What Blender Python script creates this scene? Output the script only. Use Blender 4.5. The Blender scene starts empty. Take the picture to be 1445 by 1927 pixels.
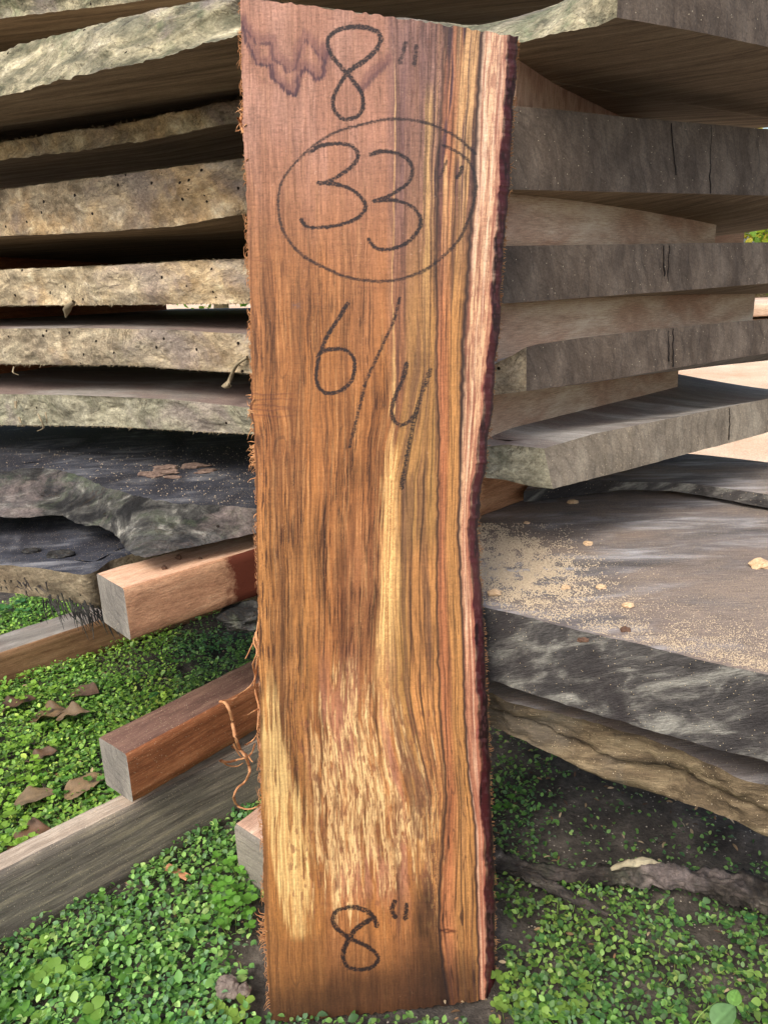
import bpy, math, random
import numpy as np
from mathutils import Matrix, Vector
random.seed(7); rng = np.random.default_rng(7)
S = bpy.context.scene
# ------------------------------------------------------------------ camera
FP = 1480.; CX, CY = 722.5, 963.5; ROLL = .0356; HY = CY - 508; CAMH = .640
_n = np.array([-ROLL, 1, -HY / FP]); _n /= np.linalg.norm(_n)
_f = np.array([0, 0, 1.]) - _n * _n[2]; _f /= np.linalg.norm(_f)
_r = np.cross(_n, _f); _r = _r if _r[0] > 0 else -_r
M3 = np.array([_r, _f, _n]); CAM = np.array([0, 0, CAMH])
cd = bpy.data.cameras.new('camera'); cam = bpy.data.objects.new('camera', cd); S.collection.objects.link(cam)
cd.sensor_fit = 'VERTICAL'; cd.sensor_height = 24; cd.lens = FP / 1927 * 24; cd.clip_start = .01; cd.clip_end = 500
_c = [M3[:, 0], M3[:, 1], -M3[:, 2]]
cam.matrix_world = Matrix([[_c[0][i], _c[1][i], _c[2][i], CAM[i]] for i in range(3)] + [[0, 0, 0, 1]])
S.camera = cam
# ------------------------------------------------------------------ world and sun
SUN_EL, SUN_AZ = 48, 209      # degrees; azimuth clockwise from +Y
w = bpy.data.worlds.new('World'); S.world = w; w.use_nodes = True
nt = w.node_tree; sk = nt.nodes.new('ShaderNodeTexSky'); sk.sky_type = 'NISHITA'; sk.sun_disc = False
sk.sun_elevation = math.radians(SUN_EL); sk.sun_rotation = math.radians(SUN_AZ); sk.dust_density = 4; sk.air_density = 1.2
nt.links.new(sk.outputs[0], nt.nodes['Background'].inputs[0]); nt.nodes['Background'].inputs[1].default_value = .135
sl = bpy.data.lights.new('sun', 'SUN'); so = bpy.data.objects.new('sun', sl); S.collection.objects.link(so)
sl.energy = 1.35; sl.angle = math.radians(26); sl.color = (1, .97, .92)
sd = Vector((math.sin(math.radians(SUN_AZ)) * math.cos(math.radians(SUN_EL)), math.cos(math.radians(SUN_AZ)) * math.cos(math.radians(SUN_EL)), math.sin(math.radians(SUN_EL))))
so.rotation_euler = sd.to_track_quat('Z', 'Y').to_euler(); so.location = sd * 20
S.view_settings.view_transform = 'Standard'; S.view_settings.look = 'None'; S.view_settings.exposure = .88; S.view_settings.gamma = 1

# ------------------------------------------------------------------ geometry helpers
def ray(px, py): return M3 @ np.array([(px - CX) / FP, (CY - py) / FP, 1.])
def hz(px, py, z): r = ray(px, py); return CAM + r * (z - CAM[2]) / r[2]
def hy(px, py, y): r = ray(px, py); return CAM + r * (y - CAM[1]) / r[1]
def hv(px, py, P, az):
    a = math.radians(az); nn = np.array([math.cos(a), -math.sin(a), 0]); r = ray(px, py)
    return CAM + r * (nn @ (P - CAM)) / (nn @ r)
def adir(az): a = math.radians(az); return np.array([math.sin(a), math.cos(a), 0.])
def drop(P, py):            # the point straight below or above P that is seen at image row py
    lo, hi = -1., 2.
    for _ in range(40):
        mid = (lo + hi) / 2; q = M3.T @ (np.array([P[0], P[1], mid]) - CAM); y = CY - q[1] / q[2] * FP
        if y < py: hi = mid
        else: lo = mid
    return np.array([P[0], P[1], lo])
def lin(c): c = np.asarray(c, float) / 255; return np.where(c < .04045, c / 12.92, ((c + .055) / 1.055) ** 2.4)
def _h(ix, iy, iz, s):
    h = (ix * 374761393 + iy * 668265263 + iz * 2147483647 + s * 1274126177).astype(np.int64) & 0xffffffff
    h = ((h ^ (h >> 13)) * 1274126177) & 0xffffffff; h = h ^ (h >> 16)
    return (h & 0xffff) / 65535.
def vn(x, y, z=0, s=0):     # value noise 0..1
    x, y, z = np.broadcast_arrays(np.asarray(x, float), np.asarray(y, float), np.asarray(z, float))
    X, Y, Z = np.floor(x).astype(np.int64), np.floor(y).astype(np.int64), np.floor(z).astype(np.int64)
    a, b, c = x - X, y - Y, z - Z; a, b, c = a*a*(3-2*a), b*b*(3-2*b), c*c*(3-2*c); r = 0
    for i in (0, 1):
        for j in (0, 1):
            for k in (0, 1):
                r = r + _h(X+i, Y+j, Z+k, s) * (a if i else 1-a) * (b if j else 1-b) * (c if k else 1-c)
    return r
def fbm(x, y, z=0, s=0, o=4):
    r = 0; A = .5; t = 0; f = 1.
    for i in range(o): r = r + A * vn(np.asarray(x)*f, np.asarray(y)*f, np.asarray(z)*f, s+i*17); t += A; A *= .5; f *= 2.03
    return r / t
def sm(a, b, x): t = np.clip((x - a) / (b - a), 0, 1); return t*t*(3-2*t)
def tag(o, label=None, cat=None, group=None, kind=None):
    for k, v in (('label', label), ('category', cat), ('group', group), ('kind', kind)):
        if v: o[k] = v
    return o
def mesh_np(name, V, Fs, mat, parent=None, loc=None, rz=0, smooth=True, col=None, mi=None, mats=None):
    """V world coordinates; faces is one (n,k) array or a list of them"""
    V = np.asarray(V, float)
    if parent is not None: loc, rz = parent['_o'][:3], parent['_o'][3]
    if loc is None: loc = (0, 0, 0)
    loc = np.array(list(loc), float); c, s = math.cos(rz), math.sin(rz)
    L = V - loc; L = np.stack([L[:, 0]*c + L[:, 1]*s, -L[:, 0]*s + L[:, 1]*c, L[:, 2]], 1)
    me = bpy.data.meshes.new(name); Fs = Fs if isinstance(Fs, list) else [Fs]; Fs = [np.asarray(f) for f in Fs if len(f)]
    nl = sum(f.size for f in Fs); nf = sum(len(f) for f in Fs)
    me.vertices.add(len(L)); me.vertices.foreach_set('co', L.ravel().astype(np.float32))
    me.loops.add(nl); me.loops.foreach_set('vertex_index', np.concatenate([f.ravel() for f in Fs]).astype(np.int32))
    me.polygons.add(nf); tot = np.concatenate([np.full(len(f), f.shape[1]) for f in Fs])
    me.polygons.foreach_set('loop_start', np.concatenate([[0], np.cumsum(tot)[:-1]]).astype(np.int32))
    if mi is not None: me.polygons.foreach_set('material_index', mi.astype(np.int32))
    me.update(calc_edges=True); me.validate()
    if col is not None:
        a = me.color_attributes.new('Col', 'FLOAT_COLOR', 'POINT'); a.data.foreach_set('color', np.concatenate([col, np.ones((len(col), 1))], 1).ravel().astype(np.float32))
    me.polygons.foreach_set('use_smooth', np.full(len(me.polygons), smooth))
    for m in (mats or [mat]): me.materials.append(m)
    o = bpy.data.objects.new(name, me); S.collection.objects.link(o)
    if parent is None:
        o.location = loc; o.rotation_euler[2] = rz; o['_o'] = [float(loc[0]), float(loc[1]), float(loc[2]), float(rz)]
    else: o.parent = parent; o['_o'] = list(parent['_o'])
    return o
def grid_faces(nu, nv, off=0, flip=False):
    i = np.arange(nu-1)[:, None]*nv + np.arange(nv-1)[None, :] + off
    f = np.stack([i, i+nv, i+nv+1, i+1], -1).reshape(-1, 4); return f[:, ::-1] if flip else f
def resample(P, step):
    P = np.asarray(P, float); d = np.r_[0, np.cumsum(np.linalg.norm(np.diff(P, axis=0), axis=1))]
    n = max(2, int(d[-1] / step)); t = np.linspace(0, d[-1], n + 1)
    return np.stack([np.interp(t, d, P[:, k]) for k in range(P.shape[1])], 1)
def smooth_poly(P, n=12):   # catmull-rom
    P = np.asarray(P, float); Q = np.vstack([2*P[0]-P[1], P, 2*P[-1]-P[-2]]); out = []
    for i in range(1, len(Q)-2):
        t = np.linspace(0, 1, n, endpoint=False)[:, None]; a, b, c, d = Q[i-1:i+3]
        out.append(.5*((2*b)+(c-a)*t+(2*a-5*b+4*c-d)*t**2+(3*b-a-3*c+d)*t**3))
    return np.vstack(out + [P[-1:]])
def ymap(poly, x): a = np.array(poly, float); return np.interp(x, a[:, 0], a[:, 1])

# ------------------------------------------------------------------ materials
class NB:
    def __init__(s, name):
        s.m = bpy.data.materials.new(name); s.m.use_nodes = True; s.t = s.m.node_tree; s.b = s.t.nodes['Principled BSDF']
        s.b.inputs['Specular IOR Level'].default_value = .25
    def n(s, ty, props=None, **kw):
        o = s.t.nodes.new('ShaderNode' + ty)
        for k, v in (props or {}).items(): setattr(o, k, v)
        for k, v in kw.items():
            k = k.replace('_', ' '); i = o.inputs[int(k[1:])] if k[0] == 'i' and k[1:].isdigit() else o.inputs[k]
            if isinstance(v, bpy.types.NodeSocket): s.t.links.new(v, i)
            else: i.default_value = v
        return o
    def coord(s, scale=(1, 1, 1), rot=(0, 0, 0)):
        if not hasattr(s, 'tc'): s.tc = s.n('TexCoord')
        v = s.tc.outputs['Object']
        if any(rot): v = s.n('Mapping', Vector=v, Rotation=rot).outputs[0]
        return s.n('Mapping', Vector=v, Scale=scale).outputs[0]
    def noise(s, vec, sc, det=6, rough=.6, dist=0): return s.n('TexNoise', Vector=vec, Scale=sc, Detail=det, Roughness=rough, Distortion=dist).outputs[0]
    def ramp(s, fac, stops):
        r = s.n('ValToRGB', Fac=fac); e = r.color_ramp.elements
        while len(e) < len(stops): e.new(.5)
        for q, (p, c) in zip(e, stops): q.position = p; q.color = (*c, 1) if len(c) == 3 else c
        return r.outputs[0]
    def mask(s, fac, a, b): return s.n('MapRange', Value=fac, From_Min=a, From_Max=b).outputs[0]
    def mix(s, f, a, b, mode='MIX'):
        o = s.t.nodes.new('ShaderNodeMix'); o.data_type = 'RGBA'; o.blend_type = mode
        for i, v in ((0, f), (6, a), (7, b)):
            if isinstance(v, bpy.types.NodeSocket): s.t.links.new(v, o.inputs[i])
            else: o.inputs[i].default_value = v if i == 0 else (*v, 1)
        return o.outputs[2]
    def math(s, op, a, b=0., c=0.):
        o = s.t.nodes.new('ShaderNodeMath'); o.operation = op
        for i, v in enumerate((a, b, c)):
            if isinstance(v, bpy.types.NodeSocket): s.t.links.new(v, o.inputs[i])
            else: o.inputs[i].default_value = v
        return o.outputs[0]
    def out(s, col, rough=.85, bump=None, dist=.002, strength=.8, spec=None):
        s.t.links.new(col, s.b.inputs['Base Color'])
        if isinstance(rough, bpy.types.NodeSocket): s.t.links.new(rough, s.b.inputs['Roughness'])
        else: s.b.inputs['Roughness'].default_value = rough
        if spec is not None: s.b.inputs['Specular IOR Level'].default_value = spec
        if bump is not None: s.t.links.new(s.n('Bump', Height=bump, Distance=dist, Strength=strength).outputs[0], s.b.inputs['Normal'])
        return s.m
def dots(q, sc, r, frac, seed=0.):       # sparse round spots, 1 inside
    v = q.n('TexVoronoi', Vector=q.coord((1, 1, 1)), Scale=sc)
    w_ = q.n('TexWhiteNoise', props={'noise_dimensions': '3D'}, Vector=v.outputs['Position']).outputs['Value']
    return q.math('MULTIPLY', q.math('LESS_THAN', v.outputs['Distance'], r), q.math('LESS_THAN', w_, frac))
def L(*c): return tuple(float(v) for v in lin(c))
def m_live(name, pal, green=.3, stain=.5, hole=.25, grey=(120, 118, 105), rough=.9, warm=.0):
    q = NB(name); v = q.coord((1, 1, 1.6)); a = q.noise(v, 26, 8, .62, .6)
    c = q.ramp(a, [(.28, L(*pal[0])), (.45, L(*pal[1])), (.58, L(*pal[2])), (.75, L(*pal[3]))])
    b = q.noise(q.coord((1, 1, 1.2)), 7, 5, .6)
    c = q.mix(q.math('MULTIPLY', q.mask(b, .5, .68), stain), c, L(*grey))
    g = q.noise(q.coord((1.3, 1, 1)), 13, 7, .7, .3); c = q.mix(q.math('MULTIPLY', q.mask(g, .52, .68), green), c, L(92, 104, 78))
    fl = q.math('MULTIPLY', q.noise(q.coord((1, 1, 1.5)), 13, 7, .6, .9), 14.); crack = q.mask(q.math('FRACT', fl), .0, .13); ter = q.math('MULTIPLY', q.math('FLOOR', fl), .14)
    c = q.mix(q.math('MULTIPLY', q.math('MULTIPLY', q.math('SUBTRACT', 1., crack), q.mask(b, .36, .5)), .85), c, L(62, 50, 38))
    c = q.mix(q.math('MULTIPLY', q.mask(q.noise(q.coord((1, 1, 1.3)), 9, 6, .65, .8), .47, .62), warm), c, L(198, 160, 108)); c = q.mix(q.math('MULTIPLY', q.mask(q.noise(q.coord((1.2, 1, 1)), 6, 6, .65, .8), .54, .64), .6), c, L(128, 116, 112))
    tint = q.math('FRACT', q.math('MULTIPLY', q.math('FLOOR', fl), .379)); c = q.mix(.42, c, q.ramp(tint, [(0, (.28, .28, .28)), (1, (.72, .70, .66))]), 'OVERLAY')
    md = q.noise(q.coord((1, 1, 1.4)), 95, 6, .75, .8); c = q.mix(.5, c, q.ramp(md, [(.32, (.2, .2, .2)), (.66, (.8, .8, .8))]), 'OVERLAY')
    fine = q.noise(q.coord((1, 1, 1.4)), 330, 4, .7); c = q.mix(.55, c, q.ramp(fine, [(.3, (.25, .25, .25)), (.7, (.85, .85, .85))]), 'OVERLAY')
    h = dots(q, 74., .14, hole); c = q.mix(h, c, L(32, 24, 18))
    bb = q.math('ADD', q.math('MULTIPLY', a, .9), q.math('MULTIPLY', fine, .16)); bb = q.math('ADD', bb, ter); bb = q.math('ADD', bb, q.math('MULTIPLY', md, .5)); bb = q.math('ADD', bb, q.math('MULTIPLY', crack, .06)); bb = q.math('SUBTRACT', bb, h)
    return q.out(c, rough, bb, .004, .9)
def m_end(name, pal, lines=1., speck=.35, rough=.75):
    q = NB(name); a = q.noise(q.coord((1, 5, 2), (math.radians(14), 0, 0)), 5, 7, .65, .5)      # growth rings stand nearly upright in the end grain
    c = q.ramp(a, [(.3, L(*pal[0])), (.5, L(*pal[1])), (.7, L(*pal[2]))])
    s1 = q.noise(q.coord((1, 10, 60), (math.radians(-24), 0, 0)), 7, 5, .7, .4); s2 = q.noise(q.coord((1, 46, 5), (math.radians(22), 0, 0)), 5, 4, .6, .3)
    c = q.mix(.35, c, q.ramp(s1, [(.3, (.3, .3, .3)), (.7, (.75, .75, .75))]), 'OVERLAY')
    c = q.mix(q.math('MULTIPLY', q.mask(s2, .58, .66), .35 * lines), c, L(52, 47, 44))
    f = q.noise(q.coord(), 500, 3, .7); c = q.mix(.5, c, q.ramp(f, [(.3, (.28, .28, .28)), (.7, (.8, .8, .8))]), 'OVERLAY')
    sp = dots(q, 420., .22, speck * .14); c = q.mix(sp, c, L(190, 175, 150))
    ar = q.n('TexWave', props={'wave_type': 'RINGS'}, Vector=q.coord((1, 1, 1), (0, 0, 0)), Scale=26., Distortion=7., Detail=3.).outputs[1]; kk = q.math('MULTIPLY', q.mask(ar, .75, 1.), .16); c = q.mix(kk, c, L(40, 34, 30)); ch = q.noise(q.coord((1, 1, 1)), 11, 6, .7, .4); c = q.mix(.45, c, q.ramp(ch, [(.35, (.32, .32, .32)), (.65, (.68, .67, .64))]), 'OVERLAY')
    b = q.math('ADD', q.math('MULTIPLY', s1, .5), q.math('MULTIPLY', f, .5)); b = q.math('SUBTRACT', b, kk)
    return q.out(c, rough, b, .0012, .8)
def stain(q_, x0, wd, col):
    t = q_.t; bs = q_.b.inputs['Base Color']; src = bs.links[0].from_socket; sp = q_.n('SeparateXYZ', Vector=q_.coord()); m = q_.mask(q_.math('ADD', sp.outputs[0], q_.math('MULTIPLY', q_.noise(q_.coord(), 60, 5, .7), .05)), x0, x0+wd); t.links.new(q_.mix(m, src, col), bs)
def m_sawn(name, pal, speck=.2, patch=None, grain=(1.2, 16, 16), rough=.75, fine=(14, 180, 180), rot=0, bump=.001, wet=None, dust=0):
    q = NB(name); r = rot if isinstance(rot, tuple) else (0, 0, rot); a = q.noise(q.coord(grain, r), 5, 7, .62, .5)
    c = q.ramp(a, [(.28, L(*pal[0])), (.5, L(*pal[1])), (.72, L(*pal[2]))])
    if patch: c = q.mix(q.mask(q.noise(q.coord((1, 2, 2), r), 4, 6, .6, .6), .44, .6), c, L(*patch))
    f = q.noise(q.coord(fine, r), 5, 5, .65); c = q.mix(.6, c, q.ramp(f, [(.3, (.25, .25, .25)), (.7, (.8, .8, .8))]), 'OVERLAY')
    g = q.noise(q.coord(), 700, 2, .6); c = q.mix(.3, c, q.ramp(g, [(.3, (.3, .3, .3)), (.7, (.8, .8, .8))]), 'OVERLAY')
    if dust: c = q.mix(q.math('MULTIPLY', q.mask(q.noise(q.coord(), 900, 3, .8), .50, .56), q.math('MULTIPLY', q.mask(q.noise(q.coord(), 9, 5, .6), .40, .62), dust)), c, L(192, 170, 140))
    if speck: c = q.mix(dots(q, 700., .24, speck * .12), c, L(205, 185, 150)); c = q.mix(dots(q, 420., .15, speck * .03), c, L(215, 205, 185))
    return q.out(c, rough, q.math('ADD', q.math('MULTIPLY', f, .7), q.math('MULTIPLY', g, .3)), bump, .8) if wet is None else (q.out(c, rough, q.math('ADD', q.math('MULTIPLY', f, .7), q.math('MULTIPLY', g, .3)), bump, .8), stain(q, *wet))[0]
def m_plain(name, c1, c2, sc=60, rough=.8, bump=.001, spec=.25):
    q = NB(name); a = q.noise(q.coord(), sc, 6, .65, .3); return q.out(q.ramp(a, [(.3, L(*c1)), (.7, L(*c2))]), rough, a, bump, .8, spec)
def m_attr(name, rough=.6, spec=.3, trans=0, fine=0.):
    q = NB(name); c = q.n('Attribute', props={'attribute_name': 'Col'}).outputs[0]; b = None
    if fine: g = q.noise(q.coord(), 420, 3, .7); c = q.mix(fine, c, q.ramp(g, [(.3, (.25, .25, .25)), (.7, (.8, .8, .8))]), 'OVERLAY'); b = g
    m = q.out(c, rough, b, .0006, .7, spec)
    if trans:
        tr = q.n('BsdfTranslucent', Color=c); mx = q.n('MixShader', i0=trans, i1=q.b.outputs[0], i2=tr.outputs[0])
        q.t.links.new(mx.outputs[0], q.t.nodes['Material Output'].inputs[0])
    return m
TAN = ((96, 84, 68), (146, 130, 106), (182, 166, 138), (210, 200, 178))
GRN = ((58, 60, 46), (108, 104, 84), (154, 146, 120), (200, 192, 166))
MLV = {1: m_live('lichen_bark', GRN, .75, .5, .15), 2: m_live('peeled_edge_pale', ((84, 78, 66), (142, 132, 108), (186, 174, 144), (216, 208, 184)), .2, .4, 0, warm=.35),
       3: m_live('peeled_edge_tan', TAN, .12, .35, .5, warm=.4), 4: m_live('peeled_edge_ochre', ((110, 98, 80), (158, 144, 118), (188, 174, 146), (210, 200, 176)), .1, .5, .5, (128, 112, 92), warm=.3),
       5: m_live('peeled_edge_grey', ((96, 86, 72), (138, 126, 106), (166, 154, 130), (192, 182, 160)), .2, .6, .5, warm=.15), 6: m_live('peeled_edge_olive', ((92, 88, 74), (128, 124, 106), (150, 146, 126), (176, 172, 154)), .35, .4, .08)}
MEND = m_end('weathered_end_grain', ((72, 61, 52), (98, 86, 75), (126, 113, 100)))
MEND2 = m_end('dusty_end_grain', ((104, 95, 82), (134, 123, 108), (160, 150, 133)), .5, 1.)
MSAW = m_sawn('sawn_underside', ((96, 84, 68), (140, 124, 102), (172, 156, 130)), .1)
MSAWG = m_sawn('weathered_top_face', ((96, 90, 84), (138, 132, 124), (172, 166, 158)), .6, patch=(120, 104, 96), grain=(1.2, 7, 7))
MSPA = m_sawn('sawn_pink_brown', ((150, 116, 98), (190, 156, 134), (212, 182, 160)), .15, grain=(14, 1.6, 5), fine=(150, 14, 14))
MSPB = m_sawn('sawn_pale_beige', ((176, 148, 122), (208, 184, 158), (224, 206, 184)), .15, patch=(172, 138, 114), grain=(2, 5, 12))
MBEAM = m_sawn('fresh_sawn_red_brown', ((150, 102, 72), (186, 134, 98), (206, 156, 120)), .2, grain=(2, 22, 22), fine=(20, 150, 150))
WETX = float(np.linalg.norm(hz(430, 1050, .352)-hz(233, 1108, .352)))
MBEAMA = m_sawn('pale_red_brown_side', ((148, 106, 80), (182, 138, 106), (204, 164, 130)), .3, grain=(2, 12, 12), fine=(30, 120, 120), wet=(WETX+.02, .012, L(100, 50, 34)))
MBEAMAT = m_sawn('lit_sawn_top', ((176, 134, 106), (208, 166, 136), (228, 192, 164)), .3, grain=(2, 16, 16), fine=(20, 120, 120))  # paler than the side: light from above is painted into the colour
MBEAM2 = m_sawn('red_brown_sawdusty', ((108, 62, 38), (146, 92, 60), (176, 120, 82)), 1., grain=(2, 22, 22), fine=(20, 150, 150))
MBEAMT = m_sawn('dark_dusty_top', ((86, 62, 54), (116, 88, 76), (150, 120, 100)), 1.4, grain=(2, 12, 12))
MBEND = m_end('grey_beam_end', ((96, 92, 88), (124, 119, 112), (150, 144, 134)), .3, .4)
MGREY = m_sawn('weathered_grey_beam', ((78, 70, 62), (116, 108, 98), (160, 148, 124)), 1.2, grain=(1.5, 26, 26), fine=(10, 170, 170), bump=.0018)
MGREYT = m_sawn('weathered_pale_beam_top', ((140, 124, 108), (168, 152, 134), (190, 176, 158)), .5, grain=(1.5, 26, 26))
MOLD = m_sawn('old_blackened_slab', ((58, 56, 58), (112, 108, 108), (190, 188, 188)), 1.2, patch=(128, 114, 104), grain=(1.6, 8, 5), fine=(10, 120, 120), rot=1.2, bump=.002, dust=.4)
MOLDL = m_sawn('old_blue_black_slab', ((30, 32, 40), (66, 68, 76), (140, 140, 142)), 1.4, patch=(44, 44, 50), grain=(6, 2, 5), fine=(120, 12, 120), bump=.003)
MWANE = m_sawn('weathered_waney_wood', ((50, 42, 34), (100, 86, 66), (146, 130, 102)), 1.0, patch=(104, 96, 84), grain=(10, 2.2, 15), fine=(60, 14, 150), rot=(.12, 0, 0), bump=.004)
MOLDF = m_sawn('old_slab_rough_edge', ((30, 29, 31), (78, 75, 73), (158, 156, 146)), .5, patch=(54, 50, 50), grain=(3, 4.5, 13), fine=(30, 24, 150), rot=(.5, 0, 0), bump=.003)
MBARKT = m_live('weathered_bark_tan', ((72, 62, 50), (108, 96, 78), (136, 124, 102), (162, 152, 132)), .2, .6, .05, (104, 98, 90))
MDARK = m_live('dark_rotten_bark', ((12, 12, 13), (34, 34, 34), (76, 75, 71), (164, 162, 152)), .5, .6, .1, (78, 78, 82))

# ------------------------------------------------------------------ slab builder: a translational sweep of a left edge line and a right edge line
def slab(name, label, Lt, Lb, Rt, Rb, mats, kind='wood slab', group=None, rough=.0032, step=.003, rows=24, wear=(.0012, .0016), names=('live_edge', 'end_grain'), seed=0, groove=0, twist=0.0, droop=0.0):
    """Lt/Lb run from the corner to the left, Rt/Rb from the corner to the right; mats = (body, left face, right face)"""
    C0 = np.array(Rb[0], float); d = Lb[-1] - Lb[0]; rz = math.atan2(d[1], d[0])
    def prep(T, B):
        n = max(8, int(np.linalg.norm(np.diff(B, axis=0), axis=1).sum() / step))
        def rs(P):
            P = np.asarray(P, float); dd = np.r_[0, np.cumsum(np.linalg.norm(np.diff(P, axis=0), axis=1))]; t = np.linspace(0, dd[-1], n+1)
            return np.stack([np.interp(t, dd, P[:, k]) for k in range(3)], 1)
        return rs(T), rs(B)
    lt, lb = prep(Lt, Lb); rt_, rb = prep(Rt, Rb); nL, nR = len(lt), len(rt_)
    def jag(n, s, amp):
        i = np.arange(n) * step; o = (fbm(i/.012, s, 0, s, 4) - .5) * 2.2*amp + (fbm(i/.08, s+9, 0, s, 2) - .5) * 3*amp + (vn(i/.003, s, 0, s+5) - .5) * .5*amp; return o
    nlv = np.cross(np.array([0, 0, 1.]), d / np.linalg.norm(d)); nlv = -nlv if nlv @ (Rb[-1] - Rb[0]) > 0 else nlv
    e = Rb[-1] - Rb[0]; nrv = np.cross(np.array([0, 0, 1.]), e / np.linalg.norm(e)); nrv = -nrv if nrv @ d > 0 else nrv
    vs = np.r_[0, .003, .008, .02]
    def cap(Lc, Rc, s):
        # distances along each curve, near-edge samples kept dense
        jl = jag(nL, s, wear[0]); jr = jag(nR, s + 3, wear[1] * .6); jl = jl * sm(0, 6, np.arange(nL)); jr = jr * sm(0, 6, np.arange(nR))
        iu = np.unique(np.r_[np.arange(0, 8), np.arange(8, nL, 6), nL-1]); iv = np.unique(np.r_[np.arange(0, 8), np.arange(8, nR, 6), nR-1])
        # full resolution only along the two visible edges: build as full grid but coarse away
        U = Lc[:, None, :] + Rc[None, :, :] - Rc[0]
        ul = np.linalg.norm(Lc-Lc[0], axis=1); vl = np.linalg.norm(Rc-Rc[0], axis=1); U[..., 2] -= twist*((ul/.14)*np.exp(1-ul/.14))[:, None]*(vl/.6)[None, :]+droop*np.tanh(ul/.12)[:, None]*(vl/.6)[None, :]
        U = U + nlv * (jl[:, None, None] * np.exp(-np.arange(nR) / 2.5)[None, :, None]) + nrv * (jr[None, :, None] * np.exp(-np.arange(nL) / 2.5)[:, None, None])
        U[..., 2] += jl[:, None] * .5 * np.exp(-np.arange(nR) / 2.5)[None, :]
        return U
    T = cap(lt, rt_, seed*7+1); B = cap(lb, rb, seed*7+2)
    # thin the interior
    ku = np.arange(nL); kv = np.unique(np.r_[np.arange(0, min(10, nR)), np.arange(10, nR, 8), nR-1])
    ku2 = ku; kv2 = np.arange(nR); KU = np.unique(np.r_[np.arange(0, min(10, nL)), np.arange(10, nL, 8), nL-1])
    # band A: all u, few v (left edge band) ; band B: few u, all v is covered by using all v within first 10 u
    a = 9
    def region(G):
        Vs, Fa = [], []; off = 0
        def add(g, flip):
            nonlocal off
            g_ = g; Vs.append(g_.reshape(-1, 3)); Fa.append(grid_faces(g_.shape[0], g_.shape[1], off, flip)); off += g_.shape[0]*g_.shape[1]
        return Vs, Fa, add
    Vs, Fa, add = region(T)
    for G, fl in ((T, False), (B, True)):
        add(G[:, :a+1], fl); add(G[:a+1, a:], fl); add(G[np.unique(np.r_[a, np.arange(a, nL, 8), nL-1])][:, np.unique(np.r_[a, np.arange(a, nR, 8), nR-1])], fl)
    # back and far end
    add(np.stack([T[:, -1], B[:, -1]], 1), True); add(np.stack([T[-1], B[-1]], 1), False)
    body = mesh_np(name, np.vstack(Vs), Fa, mats[0], loc=C0, rz=rz)
    tag(body, label, kind, group)
    def face(nm, tp, bt, nrm, mat, amp, s, flip):
        k = np.linspace(0, 1, rows+1)[None, :, None]; G = tp[:, None, :]*(1-k) + bt[:, None, :]*k
        q = fbm(G[..., 0]/.03, G[..., 1]/.03, G[..., 2]/.018, s, 5) - .5; q2 = fbm(G[..., 0]/.1, G[..., 1]/.1, G[..., 2]/.07, s+3, 2) - .5
        win = np.sin(np.linspace(0, math.pi, rows+1))**.5; tq = fbm(G[..., 0]/.07, G[..., 1]/.07, G[..., 2]/.035, s+8, 4)*16; fr = tq-np.floor(tq); ter = (np.floor(tq)+sm(0, .25, fr))/16-.5; ter = ter+(np.abs(vn(np.floor(tq)*3.7, 0, 0, s))-.5)*.08; q3 = (fbm(G[..., 0]/.009, G[..., 1]/.009, G[..., 2]/.006, s+13, 4)-.5)*(amp > .005)*1.5; q = q+q3; dsp = (q*1.2*amp + q2*3*amp + ter*6*amp*(amp > .001)) * win[None, :]
        if groove: kk = np.linspace(0, 1, rows+1)[None, :]; c_ = (groove + .12*(vn(np.arange(len(tp))*step/.09, 0, 0, 5)-.5))[:, None]; dsp = dsp - .012*np.exp(-((kk-c_)/.07)**2)
        ends = sm(0, 5, np.arange(len(tp)))[:, None]; dsp = dsp*ends; G = G + nrm*dsp[..., None]
        return mesh_np(nm, G.reshape(-1, 3), grid_faces(G.shape[0], G.shape[1], 0, flip), mat, parent=body)
    face(names[0], T[:, 0], B[:, 0], nlv, mats[1], rough, seed*11+1, False)
    face(names[1], T[0], B[0], nrv, mats[2], .0006 if not groove else rough, seed*11+5, True)
    return body
def ext(P, d, dist): return np.vstack([P, P[-1] + d*dist])
C0 = hy(935, 463, .77); AL, AR = -63, 58; LD, RD = adir(AL), adir(AR)
def vslab(name, label, lt, lb, rt, rb, mats, width, cut=None, **kw):
    """edges given as seen, put on the two upright faces of the stack"""
    cor = hv(*rb[0], C0, AR); 
    cT, cB = hv(*rt[0], C0, AL), hv(*rb[0], C0, AL); CR = (cT+cB)/2; rT = [cT]+[hv(*p, CR, AR) for p in rt[1:]]; rB = [cB]+[hv(*p, CR, AR) for p in rb[1:]]; RX = RD
    if cut is not None:
        RX = adir(cut); rT = [hv(*rt[0], C0, AL)]; rB = [hv(*rb[0], C0, AL)]; rT.append(rT[0]+RX*.1); rB.append(rB[0]+RX*.1)
    lT = [rT[0]] + [hv(*p, C0, AL) for p in lt]; lB = [rB[0]] + [hv(*p, C0, AL) for p in lb]
    lT, lB, rT, rB = map(np.array, (lT, lB, rT, rB))
    def fin(P, d, tot):
        l = np.linalg.norm((P[-1]-P[0])[:2]); return ext(P, d, max(.02, tot-l))
    return slab(name, label, fin(lT, LD, 1.25), fin(lB, LD, 1.25), fin(rT, RX, width), fin(rB, RX, width), mats, **kw)
G1 = 'thick live-edge slabs stacked with spacers'
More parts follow.
